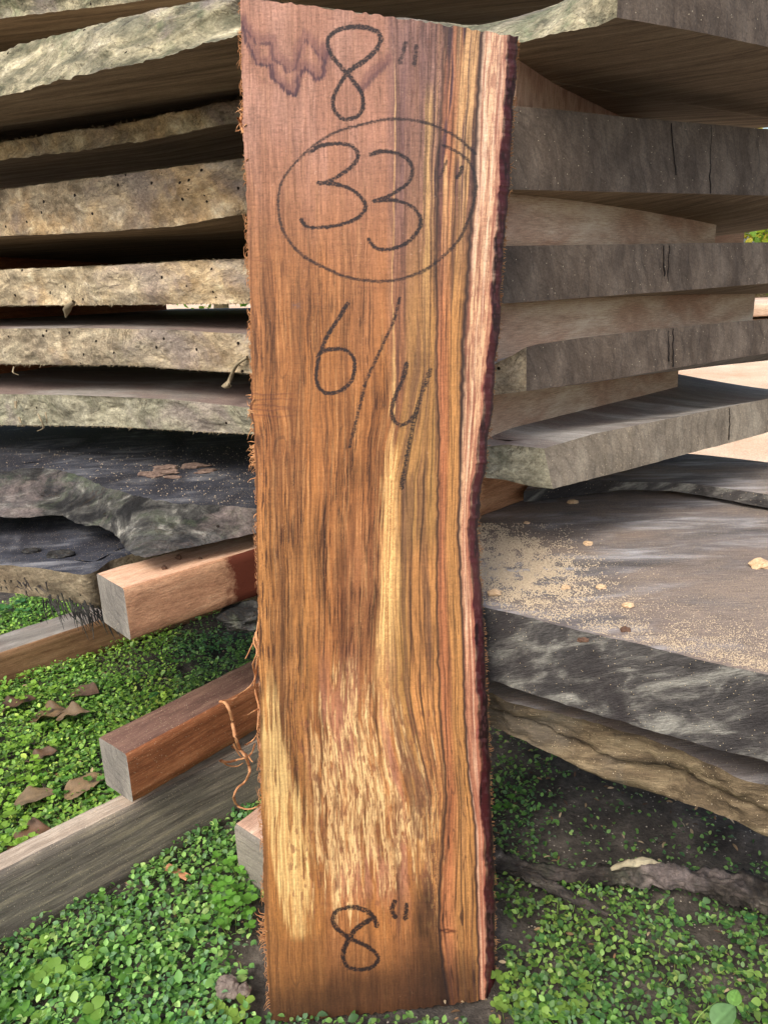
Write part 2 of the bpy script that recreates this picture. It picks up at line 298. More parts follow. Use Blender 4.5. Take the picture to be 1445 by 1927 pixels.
# topmost slab and second, both well above eye level: outline read on level planes
def zslab(name, label, zb, th, lb, lt, rb, width, mats, **kw):
    rB = np.array([hz(*p, zb) for p in rb]); lB = np.array([rB[0]] + [hz(*p, zb) for p in lb])
    rT = rB + [0, 0, th]; lT = np.array([rT[0]] + [hz(*p, zb+th) for p in lt]) if lt else lB + [0, 0, th]
    def fin(P, tot, k):
        l = np.linalg.norm((P[-1]-P[0])[:2]); dd = (P[-1]-P[-2]); dd = dd/np.linalg.norm(dd); return ext(P, dd if k else RD, max(.02, tot-l))
    return slab(name, label, fin(lT, 1.2, 1), fin(lB, 1.2, 1), fin(rT, width, 0), fin(rB, width, 0), mats, **kw)
Z1 = hy(975, 82, .765)[2]
zslab('wood_slab', 'topmost slab overhead, only its dark sawn underside and thin edge in view', Z1+.118, .05, [(1000, -60), (700, -75), (455, -36), (320, -6), (150, 16), (0, 36)], None,
      [(1120, -100), (1600, -20)], .55, (MSAW, MLV[1], MEND), group=G1, seed=1)
zslab('wood_slab', 'greenish lichen-spotted slab, highest full live edge, corner jutting out at upper right', Z1, .055, [(1120, 44), (1060, 60), (975, 82), (800, 92), (620, 84), (455, 62), (330, 104), (200, 134), (0, 180)],
      [(1075, 0), (990, 26), (910, 52), (700, 30), (455, -12), (320, 15), (200, 40), (120, 62), (0, 98)], [(1160, 33), (1300, 58), (1445, 88)], .8, (MSAW, MLV[1], MEND), group=G1, twist=.02, seed=2, wear=(.002, .001))
vslab('wood_slab', 'thin pale slab with fuzzy edge, narrowest of the slabs left of the board', [(455, 187), (230, 233), (0, 267)], [(456, 228), (230, 274), (0, 302)],
      [(850, 122)], [(850, 158)], (MSAW, MLV[2], MEND), .6, cut=14, group=G1, seed=3, rough=.003, wear=(.0022, .001))
vslab('wood_slab', 'tan slab with flaking worm-holed edge, thickest left of the board above eye level', [(700, 246), (460, 298), (300, 318), (150, 338), (0, 357)], [(700, 378), (462, 402), (330, 425), (200, 437), (0, 445)],
      [(937, 196), (1200, 222), (1445, 243)], [(940, 356), (1200, 362), (1445, 368)], (MSAW, MLV[3], MEND), .66, droop=.034, group=G1, seed=4, rough=.004)
vslab('wood_slab', 'ochre slab at eye level with round beetle holes and a hanging bark strip', [(470, 487), (330, 492), (200, 500), (0, 508)], [(468, 571), (250, 573), (0, 575)],
      [(938, 463), (1200, 459), (1445, 456)], [(938, 572), (1100, 560), (1300, 545), (1445, 533)], (MSAW, MLV[4], MEND), .66, twist=.02, group=G1, seed=5)
vslab('wood_slab', 'grey-tan slab below eye level with beetle holes, second from the bottom of the upper stack', [(920, 690), (800, 668), (470, 628), (300, 620), (150, 617), (0, 619)], [(910, 744), (470, 703), (250, 688), (0, 685)],
      [(990, 653), (1017, 647), (1100, 635), (1255, 617), (1445, 600)], [(990, 736), (1154, 713), (1271, 692), (1445, 664)], (MSAWG, MLV[5], MEND), .66, twist=.02, droop=.006, group=G1, seed=6)
vslab('wood_slab', 'olive-grey slab with dusty top, lowest of the upper stack, cut corner pointing at the board', [(954, 836), (915, 840), (800, 818), (470, 767), (330, 752), (200, 745), (0, 742)], [(997, 915), (950, 903), (880, 895), (478, 817), (370, 812), (200, 802), (0, 800)],
      [(1023, 844), (1122, 815), (1232, 793), (1445, 750)], [(1040, 920), (1154, 891), (1349, 840), (1445, 813)], (MSAWG, MLV[6], MEND2), .64, twist=.03, group=G1, seed=7)

SL = [o for o in S.objects if o.name.startswith('wood_slab') and o.parent is None]
MCRK = m_plain('crack_shadow', (20, 17, 15), (36, 30, 27), 80)
def crack(par, px0, py0, px1, py1, CR, wd=.0011):
    q = smooth_poly([hv(px0+(px1-px0)*t_+rng.uniform(-1.2, 1.2), py0+(py1-py0)*t_, CR, AR) for t_ in np.linspace(0, 1, 9)], 3); n = len(q); hw = np.linspace(.6, 1, n)*wd*(.6+.8*vn(np.arange(n)/3., px0, 0, 9))
    nrm = adir(AR+90); V = np.concatenate([q-RD*hw[:, None]+nrm*.0002, q+nrm*.0009, q+RD*hw[:, None]+nrm*.0002]); i = np.arange(n-1)
    mesh_np('drying_crack', V, np.vstack([np.stack([i, i+n, i+n+1, i+1], 1), np.stack([i+n, i+2*n, i+2*n+1, i+n+1], 1)]), MCRK, parent=par)
def cplane(px, py): return hv(px, py, C0, AL)
for par, a_, cp in ((SL[3], (1336, 236, 1335, 364), (938, 276)), (SL[3], (1262, 232, 1270, 330), (938, 276)), (SL[4], (1258, 462, 1256, 540), (938, 517)), (SL[4], (1247, 462, 1250, 520), (938, 517)), (SL[5], (1266, 618, 1265, 690), (990, 695)), (SL[5], (1256, 622, 1258, 680), (990, 695)), (SL[6], (1372, 768, 1370, 828), (1031, 882)), (SL[1], (1376, 14, 1382, 72), None)):
    if cp: crack(par, *a_, cplane(*cp))
# ------------------------------------------------------------------ prisms (spacers and beams)
def prism(name, label, cat, P, Q, side, h, mats, group=None, parts=('end_face',), seed=0, wob=.0009, bevel=.002):
    """P->Q: near top front edge end points; side: horizontal width vector; h: height.  Ends get their own mesh"""
    P, Q, side = (np.array(v, float) for v in (P, Q, side)); d = Q-P; ln = np.linalg.norm(d); dn = d/ln; rz = math.atan2(d[1], d[0])
    n = max(4, int(ln/.006)); t = np.linspace(0, 1, n+1); up = np.array([0, 0, 1.])
    W = np.linalg.norm(side); b = bevel
    prof = [(0+b, 0), (W-b, 0), (W, -b), (W, -h+b), (W-b, -h), (b, -h), (0, -h+b), (0, -b)]
    sn = side/W; prof2 = []
    for i, p in enumerate(prof):
        q = prof[(i+1) % 8]; m = 6 if np.hypot(q[0]-p[0], q[1]-p[1]) > 2*b+1e-6 else 1
        for k in range(m): prof2.append((p[0]+(q[0]-p[0])*k/m, p[1]+(q[1]-p[1])*k/m, i))
    pr = np.array([x[:2] for x in prof2]); K = len(pr); R = P[None, None]+d[None, None]*t[:, None, None]+sn*pr[None, :, 0, None]+up*pr[None, :, 1, None]
    ns = (fbm(R[..., 0]/.02, R[..., 1]/.02, R[..., 2]/.02, seed, 4)-.5)*2*wob; c = (pr.mean(0)); o = pr-c; o = o/np.linalg.norm(o, axis=1)[:, None]; og = sn[None]*o[:, 0, None]+up[None]*o[:, 1, None]
    R = R+og[None]*ns[..., None]
    i = np.arange(n)[:, None]*K+np.arange(K)[None]; j = np.arange(n)[:, None]*K+(np.arange(K)[None]+1) % K
    Fq = np.stack([i, i+K, j+K, j], -1).reshape(-1, 4); top = np.array([x[2] in (0,) for x in prof2]); mi = np.tile(np.where(top, 1, 0)[None], (n, 1)).ravel()
    o_ = mesh_np(name, R.reshape(-1, 3), [Fq], None, loc=P, rz=rz, mi=mi, mats=[mats[0], mats[1]])
    tag(o_, label, cat, group)
    for nm, ring in ((parts[0], R[0]), (parts[0], R[-1])):
        cen = ring.mean(0); rings = [cen[None]+(ring-cen)*s for s in (1, .8, .6, .4, .2)]; V = np.vstack(rings+[cen[None]])
        Fa = [[a*K+k, a*K+(k+1) % K, (a+1)*K+(k+1) % K, (a+1)*K+k] for a in range(4) for k in range(K)]; Ft = [[4*K+k, 4*K+(k+1) % K, 5*K] for k in range(K)]
        mesh_np(nm, V, [np.array(Fa), np.array(Ft)], mats[2], parent=o_, smooth=False)
    return o_
def spacer(px, pyT, pyB, az, ln, mats, label, y=None, W=.045, dz=(0, 0), grp='spacers between the slabs'):
    """starts on the upright face plane shifted a little inward"""
    A = hv(px, pyT, C0+adir(-25)*.02, AR); B = hv(px, pyB, C0+adir(-25)*.02, AR); h = A[2]-B[2]
    P = A+[0, 0, dz[0]]; return prism('wood_spacer', label, 'wood spacer', P, P+adir(az)*ln, adir(az-90)*W, h+dz[0]+dz[1], mats, grp)
PK = (MSPA, MSPA, MSPA); PB = (MSPB, MSPB, MSPB)
spacer(972, 84, 204, 33, .42, PK, 'pinkish brown spacer just under the jutting slab at the top right of the board', dz=(.001, .001))
spacer(930, 358, 465, 47, .47, PB, 'stained beige spacer block above the eye-level slab right of the board', dz=(.001, .001))
spacer(915, 570, 678, 50, .56, PB, 'pale spacer with a fine crack, right of the board under the eye-level slab', dz=(.002, .012))
spacer(900, 738, 852, 44, .47, PB, 'smooth beige spacer resting on the dusty lowest upper slab', dz=(.006, .016))
PO = (MBEAM, MBEAM, MBEND)
qa, qb_ = hy(1347, 411, 1.36), hy(1402, 418, 1.36); prism('wood_spacer', 'short pale spacer end standing in daylight at far right, above the third end-grain slab', 'wood spacer', qa, qb_, (-.02, .2, 0), .045, PB, 'spacers between the slabs')
z6 = .347
p0 = hz(905, 972, z6+.0); q0 = hz(1030, 926, z6); dd = (q0-p0)/np.linalg.norm(q0-p0); th5 = .060
prism('wood_spacer', 'orange-brown spacer on the old bottom slab beside the board', 'wood spacer', p0-dd*.06+[0, 0, th5], p0+dd*.55+[0, 0, th5], adir(math.degrees(math.atan2(dd[0], dd[1]))-90)*.05, th5, PO, 'spacers between the slabs')
# second spacer row, seen through the gaps on the left
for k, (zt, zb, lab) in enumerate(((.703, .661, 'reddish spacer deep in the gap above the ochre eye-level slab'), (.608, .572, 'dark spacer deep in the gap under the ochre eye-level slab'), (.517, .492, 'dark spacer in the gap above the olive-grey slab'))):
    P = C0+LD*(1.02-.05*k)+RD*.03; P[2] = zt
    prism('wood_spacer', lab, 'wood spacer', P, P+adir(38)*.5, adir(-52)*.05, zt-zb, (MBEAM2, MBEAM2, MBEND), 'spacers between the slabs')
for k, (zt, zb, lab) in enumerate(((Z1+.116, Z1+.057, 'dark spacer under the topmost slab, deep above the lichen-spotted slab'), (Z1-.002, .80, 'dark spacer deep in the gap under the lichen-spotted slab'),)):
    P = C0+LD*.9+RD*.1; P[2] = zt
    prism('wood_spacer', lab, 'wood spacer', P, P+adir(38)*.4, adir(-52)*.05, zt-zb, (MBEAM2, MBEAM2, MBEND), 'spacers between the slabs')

# ------------------------------------------------------------------ bottom slabs right
def frontslab(name, label, top, bot, z, sweep, mats, cat='wood slab', group=None, zb=None, **kw):
    """top: seen front edge line on level z, from left to right; bot: seen lower edge"""
    top = smooth_poly(np.array(top, float), 6); T = np.array([hz(*p, z) for p in top])
    B = np.array([drop(t, ymap(bot, p[0])) if zb is None else hz(p[0], ymap(bot, p[0]), zb) for t, p in zip(T, top)])
    sw = np.array(sweep, float); n = 3; ks = np.linspace(0, 1, n)[:, None]
    return slab(name, label, T[0]+sw*ks, B[0]+sw*ks, T, B, mats, kind=cat, group=group, **kw)
GB = 'old weathered slabs under the stack'
R6T = [(760, 1105), (907, 1140), (997, 1163), (1095, 1187), (1193, 1210), (1271, 1230), (1349, 1249), (1445, 1269), (1700, 1332), (1950, 1400)]
R6B = [(760, 1225), (915, 1277), (997, 1304), (1076, 1328), (1154, 1351), (1212, 1369), (1291, 1390), (1388, 1416), (1445, 1427), (1620, 1480), (1950, 1590)]
bottom_slab = frontslab('wood_slab', 'huge weathered grey slab strewn with sawdust, right of the board at knee height', R6T, R6B, z6, adir(22)*.54, (MOLD, MOLDF, MOLDF), group=GB, seed=12, rough=.003, names=('rough_side', 'rough_front_edge'), wear=(.002, .003), step=.005, rows=14)
frontslab('wood_slab', 'dark grey slab lying on the sawdusty slab behind, its edge catching light at far right', [(985, 925), (1100, 905), (1177, 907), (1271, 908), (1349, 917), (1445, 931), (1640, 962)],
          [(985, 945), (1177, 921), (1271, 925), (1349, 937), (1445, 956), (1640, 990)], z6+.021, adir(26)*.17, (MOLD, MOLDF, MOLDF), group=GB, seed=13, names=('rough_side', 'rough_front_edge'), step=.005, wear=(.002, .003))
frontslab('wood_slab', 'slab with smooth tan waney edge split by a groove, under the sawdusty slab', [(800, 1285), (917, 1300), (958, 1320), (1076, 1351), (1154, 1373), (1232, 1394), (1310, 1425), (1388, 1462), (1445, 1478), (1620, 1520)],
          [(800, 1340), (917, 1365), (997, 1402), (1056, 1429), (1134, 1465), (1232, 1495), (1310, 1517), (1388, 1548), (1445, 1574), (1620, 1640)], .238, adir(14)*1.0, (MOLD, MWANE, MWANE), group=GB, seed=14, rough=.006, groove=.58, names=('rough_side', 'waney_edge'), step=.005, wear=(.002, .004), rows=18)
# ------------------------------------------------------------------ bottom slabs left
def leftslab(name, label, top, bot, z, sweep, mats, **kw): return frontslab(name, label, top, bot, z, sweep, mats, **kw)
leftslab('wood_slab', 'blackened rotten slab with ragged bark edge, right under the upper stack at left', [(-200, 905), (0, 888), (60, 880), (140, 890), (230, 925), (330, 948), (480, 955), (620, 950), (760, 930)],
         [(-200, 985), (0, 974), (60, 972), (110, 966), (150, 985), (190, 992), (222, 1012), (238, 1044), (280, 1050), (340, 1034), (420, 1016), (480, 1003), (760, 975)], .400, adir(-8)*1.0, (MOLDL, MDARK, MDARK), group=GB, seed=15, rough=.012, names=('rough_side', 'ragged_bark_edge'), step=.004, wear=(.002, .009), rows=22, zb=.372)
leftslab('wood_slab', 'dusty grey slab with torn bark fringe, behind the pinkish beam end at left', [(-200, 1052), (0, 1062), (100, 1072), (150, 1080), (180, 1074), (215, 1052), (300, 1028), (480, 975), (600, 940)],
         [(-200, 1105), (0, 1112), (80, 1124), (150, 1140), (190, 1150), (300, 1152), (480, 1140), (600, 1130)], .346, adir(-6)*.6, (MOLDL, MDARK, MBARKT), group=GB, seed=16, rough=.006, names=('rough_side', 'torn_bark_edge'), step=.004, wear=(.002, .006))

# ------------------------------------------------------------------ beams
def beam(name, label, cat, tl, tr, far, bot, z, W, mats, group=None, h=None, farpt=None, extra=.25, wob=.0008):
    """tr = near top corner, far = another point of the same top edge, tl = other top corner of the end, bot = lower corner below tr"""
    P = hz(*tr, z); Q = hz(*far, z); d = (Q-P)/np.linalg.norm(Q-P); h = h or z-drop(P, bot)[2]; Tl = hz(*tl, z); side = Tl-P
    print(name, P, Q, h, np.linalg.norm(side)); side = side if W is None else side/np.linalg.norm(side)*W
    return prism(name, label, cat, P, Q+d*extra, side, h, mats, group, wob=wob*1.5, seed=len(S.objects))
beamA = beam('wood_beam', 'square pinkish beam end jutting left under the rotten slab, sawn top painted as lit', 'wood beam', (182, 1078), (233, 1108), (482, 1033), 1205, .352, None, (MBEAMA, MBEAMAT, MBEND), 'square beams carrying the stack')
beamB = beam('wood_beam', 'square red-brown beam dusted with sawdust, resting on the long grey timber', 'wood beam', (186, 1387), (238, 1420), (486, 1287), 1512, .165, None, (MBEAM2, MBEAMT, MBEND), 'square beams carrying the stack')
P = hz(-200, 1905, 0); Q = hz(490, 1515, 0.0); dC = (Q-P)/np.linalg.norm(Q-P); PT = drop(P, 1745); hC = .088
sideC = hz(0, 1612, hC)-hz(0, 1632, hC); perp = adir(math.degrees(math.atan2(dC[0], dC[1]))-90); wC = max(.03, float(perp@sideC))
print('grey beam', P, Q, wC)
prism('wood_beam', 'long weathered grey timber lying on the clover, lower left corner', 'wood beam', P+[0, 0, hC], Q+dC*.22+[0, 0, hC], perp*wC, hC+.004, (MGREY, MGREYT, MBEND), wob=.0015, bevel=.003)
P = hz(-220, 1375, 0); Q = hz(446, 1137, 0)
dD = (Q-P)/np.linalg.norm(Q-P); perpD = adir(math.degrees(math.atan2(dD[0], dD[1]))-90); hD = drop(hz(0, 1299, 0), 1236)[2]
print('back beam', P, Q, hD)
prism('wood_beam', 'brown timber with pale grey top lying on the ground behind the pinkish beam', 'wood beam', P+[0, 0, hD], Q+dD*.3+[0, 0, hD], perpD*.075, hD+.004, (m_sawn('brown_timber', ((104, 74, 52), (138, 104, 76), (160, 126, 96)), .3, grain=(1.5, 20, 20)), MSAWG, MBEND), wob=.001)
# block beside the board
bz = .075; a_, b_, c_ = hz(441, 1553, bz), hz(500, 1592, bz), hz(480, 1524, bz)
prism('wood_block', 'short grey wood block standing on the clover, tucked behind the board', 'wood block', a_, a_+(b_-a_)*2.2, (c_-a_)*1.6, bz+.004, (m_end('grey_block_side', ((96, 90, 82), (126, 120, 110), (150, 144, 132)), .6, .3), MSPA, MBEND), wob=.001, bevel=.003)

# ------------------------------------------------------------------ the measured board
BYAW = math.radians(7)
Pb = CAM+ray(718, 1903)*.711; Pt = CAM+ray(715, 32)*.578; up_b = (Pt-Pb)/np.linalg.norm(Pt-Pb); wv = np.array([math.cos(BYAW), math.sin(BYAW), 0])
nb = np.cross(wv, up_b); nb = nb/np.linalg.norm(nb); nb = nb if nb[1] > 0 else -nb      # points away from the camera
TH = .038
XL = [(-5, 452), (120, 456), (250, 458), (300, 461), (400, 465), (560, 470), (700, 474), (770, 471), (800, 477), (850, 479), (930, 482), (1300, 488), (1500, 492), (1700, 497), (1800, 502), (1925, 509)]
XR = [(60, 977), (120, 972), (180, 968), (350, 958), (450, 949), (520, 945), (640, 937), (700, 930), (760, 926), (830, 919), (880, 914), (930, 904), (1000, 900), (1100, 904), (1200, 912), (1350, 918), (1460, 923), (1550, 926), (1620, 928), (1700, 931), (1880, 932)]
fx = lambda tab, y: np.interp(y, [t[0] for t in tab], [t[1] for t in tab])
NR, NC = 1340, 420; t = np.linspace(0, 1, NR)
yl = -5+t*1930; yr = 70+t*(1879-70); xl = fx(XL, yl)+(vn(t*140, 0, 0, 3)-.5)*3+(vn(t*500, 0, 0, 4)-.5)*2.2; xr = fx(XR, yr)+(fbm(t*45, 0, 0, 5, 3)-.5)*7+(fbm(t*260, 0, 0, 6, 4)-.5)*4
u = np.linspace(0, 1, NC)
bow = 6*np.sin(u*math.pi)      # ends are not cut quite straight
PX = xl[:, None]+(xr-xl)[:, None]*u[None]; PY = yl[:, None]+(yr-yl)[:, None]*u[None]+bow[None]*((1-t[:, None])*-.6+t[:, None]*.5)
PY = PY+(np.exp(-t[:, None]*300)-np.exp(-(1-t[:, None])*300))*(vn(u[None]*60, 0, 0, 8)-.5)*5
EW = 15+7*fbm(t*30, 0, 0, 9, 4)    # seen width of the dark edge strip
dr = (xr[:, None]-PX)/EW[:, None]; dep = np.clip(1-dr, 0, 1)**1.25*TH*.7
dep = dep+(fbm(PX/14, PY/30, 0, 11, 4)-.5)*.003*(dr < 1)*0+(fbm(PX/9, PY/12, 0, 11, 4)-.5)*.0016*(dr < 1)+(fbm(PX/4, PY/300, 0, 12, 3)-.5)*.0003
R_ = np.stack([(PX-CX)/FP, (CY-PY)/FP, np.ones_like(PX)], -1)@M3.T
Vb = CAM+R_*(((Pb-CAM)@nb+dep)/(R_@nb))[..., None]
# ---- wood figure, painted in the board's own grain coordinates
KN = [(XL, 0.), ([(0, 735), (300, 742), (600, 738), (760, 740), (850, 728), (1000, 722), (1200, 718), (1350, 716), (1500, 738), (1925, 752)], .5),
      ([(0, 800), (300, 790), (700, 790), (900, 745), (1100, 742), (1300, 750), (1400, 775), (1500, 800), (1925, 832)], .62),
      ([(60, 836), (300, 824), (500, 822), (800, 825), (1000, 822), (1150, 820), (1350, 828), (1500, 838), (1640, 830), (1740, 826), (1925, 848)], .75),
      ([(60, 905), (240, 895), (350, 890), (500, 880), (650, 872), (880, 866), (1000, 862), (1150, 868), (1300, 873), (1450, 880), (1560, 893), (1800, 900), (1925, 904)], .87), (XR, 1.)]
warp = (fbm(PX/60, PY/170, 0, 21, 3)-.5)*9+(fbm(PX/18, PY/70, 0, 22, 3)-.5)*3.4
pxw = PX+warp*np.clip((xr[:, None]-PX)/60, 0, 1)
W_ = np.zeros_like(PX); ks = [np.broadcast_to(fx(k[0], PY), PX.shape) for k in KN]
for i in range(len(KN)-1):
    m_ = (pxw >= ks[i]) if i else np.ones_like(PX, bool); W_ = np.where(m_, KN[i][1]+(KN[i+1][1]-KN[i][1])*(pxw-ks[i])/(ks[i+1]-ks[i]), W_)
X, Y = W_*450, PY
def st(fw, fh, s, o=3): return fbm(X/fw, Y/fh, 0, s, o)
def mixc(c, col, m): return c+(lin(col)-c)*np.clip(m, 0, 1)[..., None]
band = lambda a, b, soft=.012: sm(a-soft, a+soft, W_)*(1-sm(b-soft, b+soft, W_))
ky = lambda pts, y=None: np.interp(Y if y is None else y, [p[0] for p in pts], [p[1] for p in pts])
c = np.broadcast_to(lin((168, 116, 90)), PX.shape+(3,)).copy()
c = mixc(c, (170, 110, 60), ky([(250, 0), (480, .75), (750, 1), (1927, 1)])+(st(60, 300, 31)-.5)*.5)
c = mixc(c, (150, 92, 50), ky([(650, 0), (900, .45), (1300, .5), (1500, .2)])*sm(.3, .7, st(25, 160, 32)))
c = mixc(c, (186, 138, 116), ky([(0, .5), (300, .5), (520, 0)])*sm(.4, .7, st(30, 200, 33)))
gold = band(-.1, .22, .05)*ky([(850, 0), (1050, .6), (1300, .65), (1927, .4)]); c = mixc(c, (188, 130, 68), gold)
c = mixc(c, (134, 88, 62), band(.33, .5, .05)*ky([(900, 0), (1050, .5), (1300, .4), (1400, 0)]))
# dark growth lines
for fw, s, a, fh in ((5, 41, .55, 420), (11, 42, .4, 500), (2.6, 43, .42, 110), (26, 44, .35, 600)):
    amt = ky([(0, .15), (350, .35), (650, .75), (900, 1), (1350, .95), (1600, .6), (1927, .5)])*(W_ < .5)+(W_ >= .5)*.35
    c = mixc(c, (84, 46, 26), a*amt*sm(.54, .76, st(fw, fh, s, 2)))
    c = mixc(c, (198, 142, 90), .25*a*amt*sm(.6, .8, st(fw*.7, fh, s+50, 2)))
# grey purple zone
pz = band(.49, .70, .02)*ky([(0, .35), (60, .85), (250, .85), (520, .6), (720, .35), (850, 0)]); c = mixc(c, (112, 82, 82), pz*(.55+.6*(st(9, 300, 51)-.3)))
ol = band(.56, .75, .02)*ky([(120, 0), (420, .25), (620, .75), (900, .9), (1200, .9), (1500, .7), (1650, .3), (1927, .1)]); c = mixc(c, (172, 130, 74), ol*(.8+.5*(st(8, 260, 52)-.5)))
ye = band(.645, .70, .008)*ky([(150, 0), (200, .8), (480, .8), (560, .3), (700, .0)])*sm(.3, .5, st(4, 150, 53)+.15); c = mixc(c, (206, 160, 96), ye)
sg = band(.655, .75, .012)*ky([(1000, 0), (1060, .7), (1500, .8), (1650, .5), (1720, 0)]); c = mixc(c, (196, 134, 78), sg)
for fw, s, a in ((5, 54, .5), (9, 55, .5)): c = mixc(c, (84, 56, 50), band(.5, .75)*a*sm(.58, .72, st(fw, 240, s, 2)))
# orange zone between the two dark lines
c = mixc(c, (184, 118, 76), band(.755, .81, .01)*.9); c = mixc(c, (186, 132, 76), band(.80, .87, .02)*.9); c = mixc(c, (172, 98, 70), .4*band(.757, .785, .008)*ky([(500, 0), (700, .7), (1200, .6), (1500, .2)]))
c = mixc(c, (150, 86, 52), band(.755, .87)*.45*sm(.45, .75, st(7, 260, 56, 2)))
c = mixc(c, (92, 60, 66), band(.72, .87, .01)*ky([(0, .95), (300, .9), (480, .3), (560, 0)])*sm(.47, .6, st(7.5, 170, 57, 2)))
c = mixc(c, (214, 164, 104), band(.70, .87, .01)*ky([(60, .8), (300, .75), (480, .2), (600, 0)])*sm(.54, .66, st(6, 200, 58, 2)))
c = mixc(c, (70, 42, 30), band(.755, .86)*ky([(1000, .2), (1400, .8)])*sm(.76, .84, st(3.2, 36, 59, 2)))
dz_ = ky([(0, .2), (420, .4), (650, .9), (1000, 1.15), (1350, 1.15), (1600, .8), (1927, .5)])*(W_ < .5)+.45*(W_ >= .5)
c = mixc(c, (70, 38, 22), .75*dz_*sm(.50, .70, fbm(X/1.5, Y/36, 0, 301, 2))*sm(.35, .6, st(14, 130, 302))); c = mixc(c, (202, 150, 96), .3*dz_*sm(.60, .76, fbm(X/1.6, Y/90, 0, 303, 2)))
c = c*(1-.30*dz_*sm(.45, .7, st(60, 150, 304))*sm(.35, .6, st(7, 400, 305)))[..., None]
# thin light crack line
lw = ky([(80, 1.0), (560, 1.6), (640, 3), (800, 6), (900, 13), (1100, 22), (1300, 20), (1400, 12), (1500, 5), (1600, 0)]); lx = np.interp(Y, [100, 300, 500, 620, 700, 850, 1000, 1150, 1250, 1400, 1500], [745, 743, 740, 740, 742, 735, 731, 728, 722, 722, 722])
ll = np.clip(1.15-np.abs(pxw-lx+(st(30, 60, 60)-.5)*8+(fbm(X/3, Y/110, 0, 412, 3)-.5)*ky([(600, 2), (850, 22), (1300, 26)]))/np.maximum(lw, .6), 0, 1)*ky([(90, 0), (160, .7), (450, .5), (560, .6), (760, .7), (860, 1), (1200, 1), (1260, .6), (1500, .3)])
c = mixc(c, (226, 180, 116), ll*sm(.15, .4, st(3, 60, 61)+ky([(0, .2), (1200, .25), (1350, 0)])))
c = mixc(c, (150, 96, 52), .8*ll*sm(.52, .64, fbm(X/1.8, Y/140, 0, 62, 2)))
# cream spalting bottom left
sx0 = np.interp(Y, [1240, 1300, 1400, 1500, 1600, 1700, 1765], [498, 498, 496, 500, 510, 528, 548]); sx1 = np.interp(Y, [1240, 1300, 1400, 1500, 1560, 1600, 1700, 1765], [502, 514, 528, 560, 572, 576, 577, 574])
sp = sm(-6, 5, PX-sx0+(st(3, 60, 71)-.5)*12)*sm(-14, 8, sx1-PX+(st(2.4, 45, 72)-.5)*40)*ky([(1235, 0), (1330, .75), (1660, 1), (1755, .9), (1775, 0)]); sp = sp*sm(.28, .42, st(2.6, 70, 73)+.12)
sp = sp*(.55+.45*sm(.4, .55, fbm(X/3, Y/120, 0, 176, 2)))*(1-.8*sm(.62, .7, fbm(X/5, Y/90, 0, 177, 2)))
c = mixc(c, (224, 186, 122), sp)
# flame figure in the centre
fd = ky([(1150, -.25), (1230, -.1), (1300, .0), (1400, .10), (1480, .16), (1600, .13), (1680, .03), (1740, -.12), (1800, -.4)])-np.abs(PX-(655+(1500-Y)*.0))/ky([(1200, 330), (1400, 560), (1600, 760), (1750, 600)])*.9+.07
fd = fd-.022; fd = np.where(PX > 740, fd-.02, fd); fl = sm(1190, 1270, Y)*sm(.46, .64, st(8, 74, 74, 5)*.6+.4*fbm(X/2.4, Y/38, 0, 174, 3)+fd-.008)*(.35+.65*sm(.34, .58, fbm(X/1.7, Y/26, 0, 175, 2)))*sm(570, 600, PX)*sm(.3, .4, st(2.2, 16, 75, 2)+.08)
c = mixc(c, (216, 178, 124), fl*.95*(W_ < .76)*(.62+.7*st(5, 40, 174, 3)))
c = mixc(c, (182, 124, 100), sm(.5, .62, st(20, 140, 81))*ky([(1200, 0), (1350, .5), (1650, .5), (1720, 0)])*(1-fl)*band(.2, .6, .04))
dk = band(.57, .72, .02)*ky([(1340, 0), (1450, .7), (1600, .8), (1700, .7), (1800, 0)])*sm(.42, .58, st(9, 40, 76, 4)); c = mixc(c, (116, 76, 54), dk)
fk = sm(.66, .72, st(3.2, 17, 77, 2))*ky([(1180, 0), (1300, .8), (1700, .85), (1760, 0)])*band(.1, .75, .02); c = mixc(c, (134, 84, 56), fk*.8)
sdot = sm(.6, .68, st(2.8, 12, 78, 2))*band(.60, .72, .02)*ky([(1450, 0), (1550, .8), (1740, .8), (1770, 0)]); c = mixc(c, (206, 158, 100), sdot*.7)
# dark stained foot
c = mixc(c, (46, 28, 20), sm(.49, .60, W_)*(1-sm(.745, .76, W_))*sm(1630, 1790, Y+(st(12, 80, 79)-.5)*200)*.78*(.75+.5*st(7, 160, 179)))
c = mixc(c, (128, 82, 50), sm(1755, 1775, Y)*(W_ < .6)*.35); c = mixc(c, (46, 28, 20), sm(1770, 1872, Y+(PX-700)*.12+(fbm(PX/60, Y/60, 0, 80)-.5)*50)*(W_ < .86)*.74)
c = mixc(c, (92, 58, 36), (1-sm(0, 26, PX-xl[:, None]))*ky([(1500, .0), (1600, .6), (1927, .8)])*sm(.3, .6, st(4, 200, 82)))
for yy, s in ((1750, 91), (1753, 92)): c = mixc(c, (80, 34, 20), band(.72, .80, .01)*np.exp(-((Y-yy-(vn(PX/8, 0, 0, s)-.5)*5)/1.8)**2)*.8)
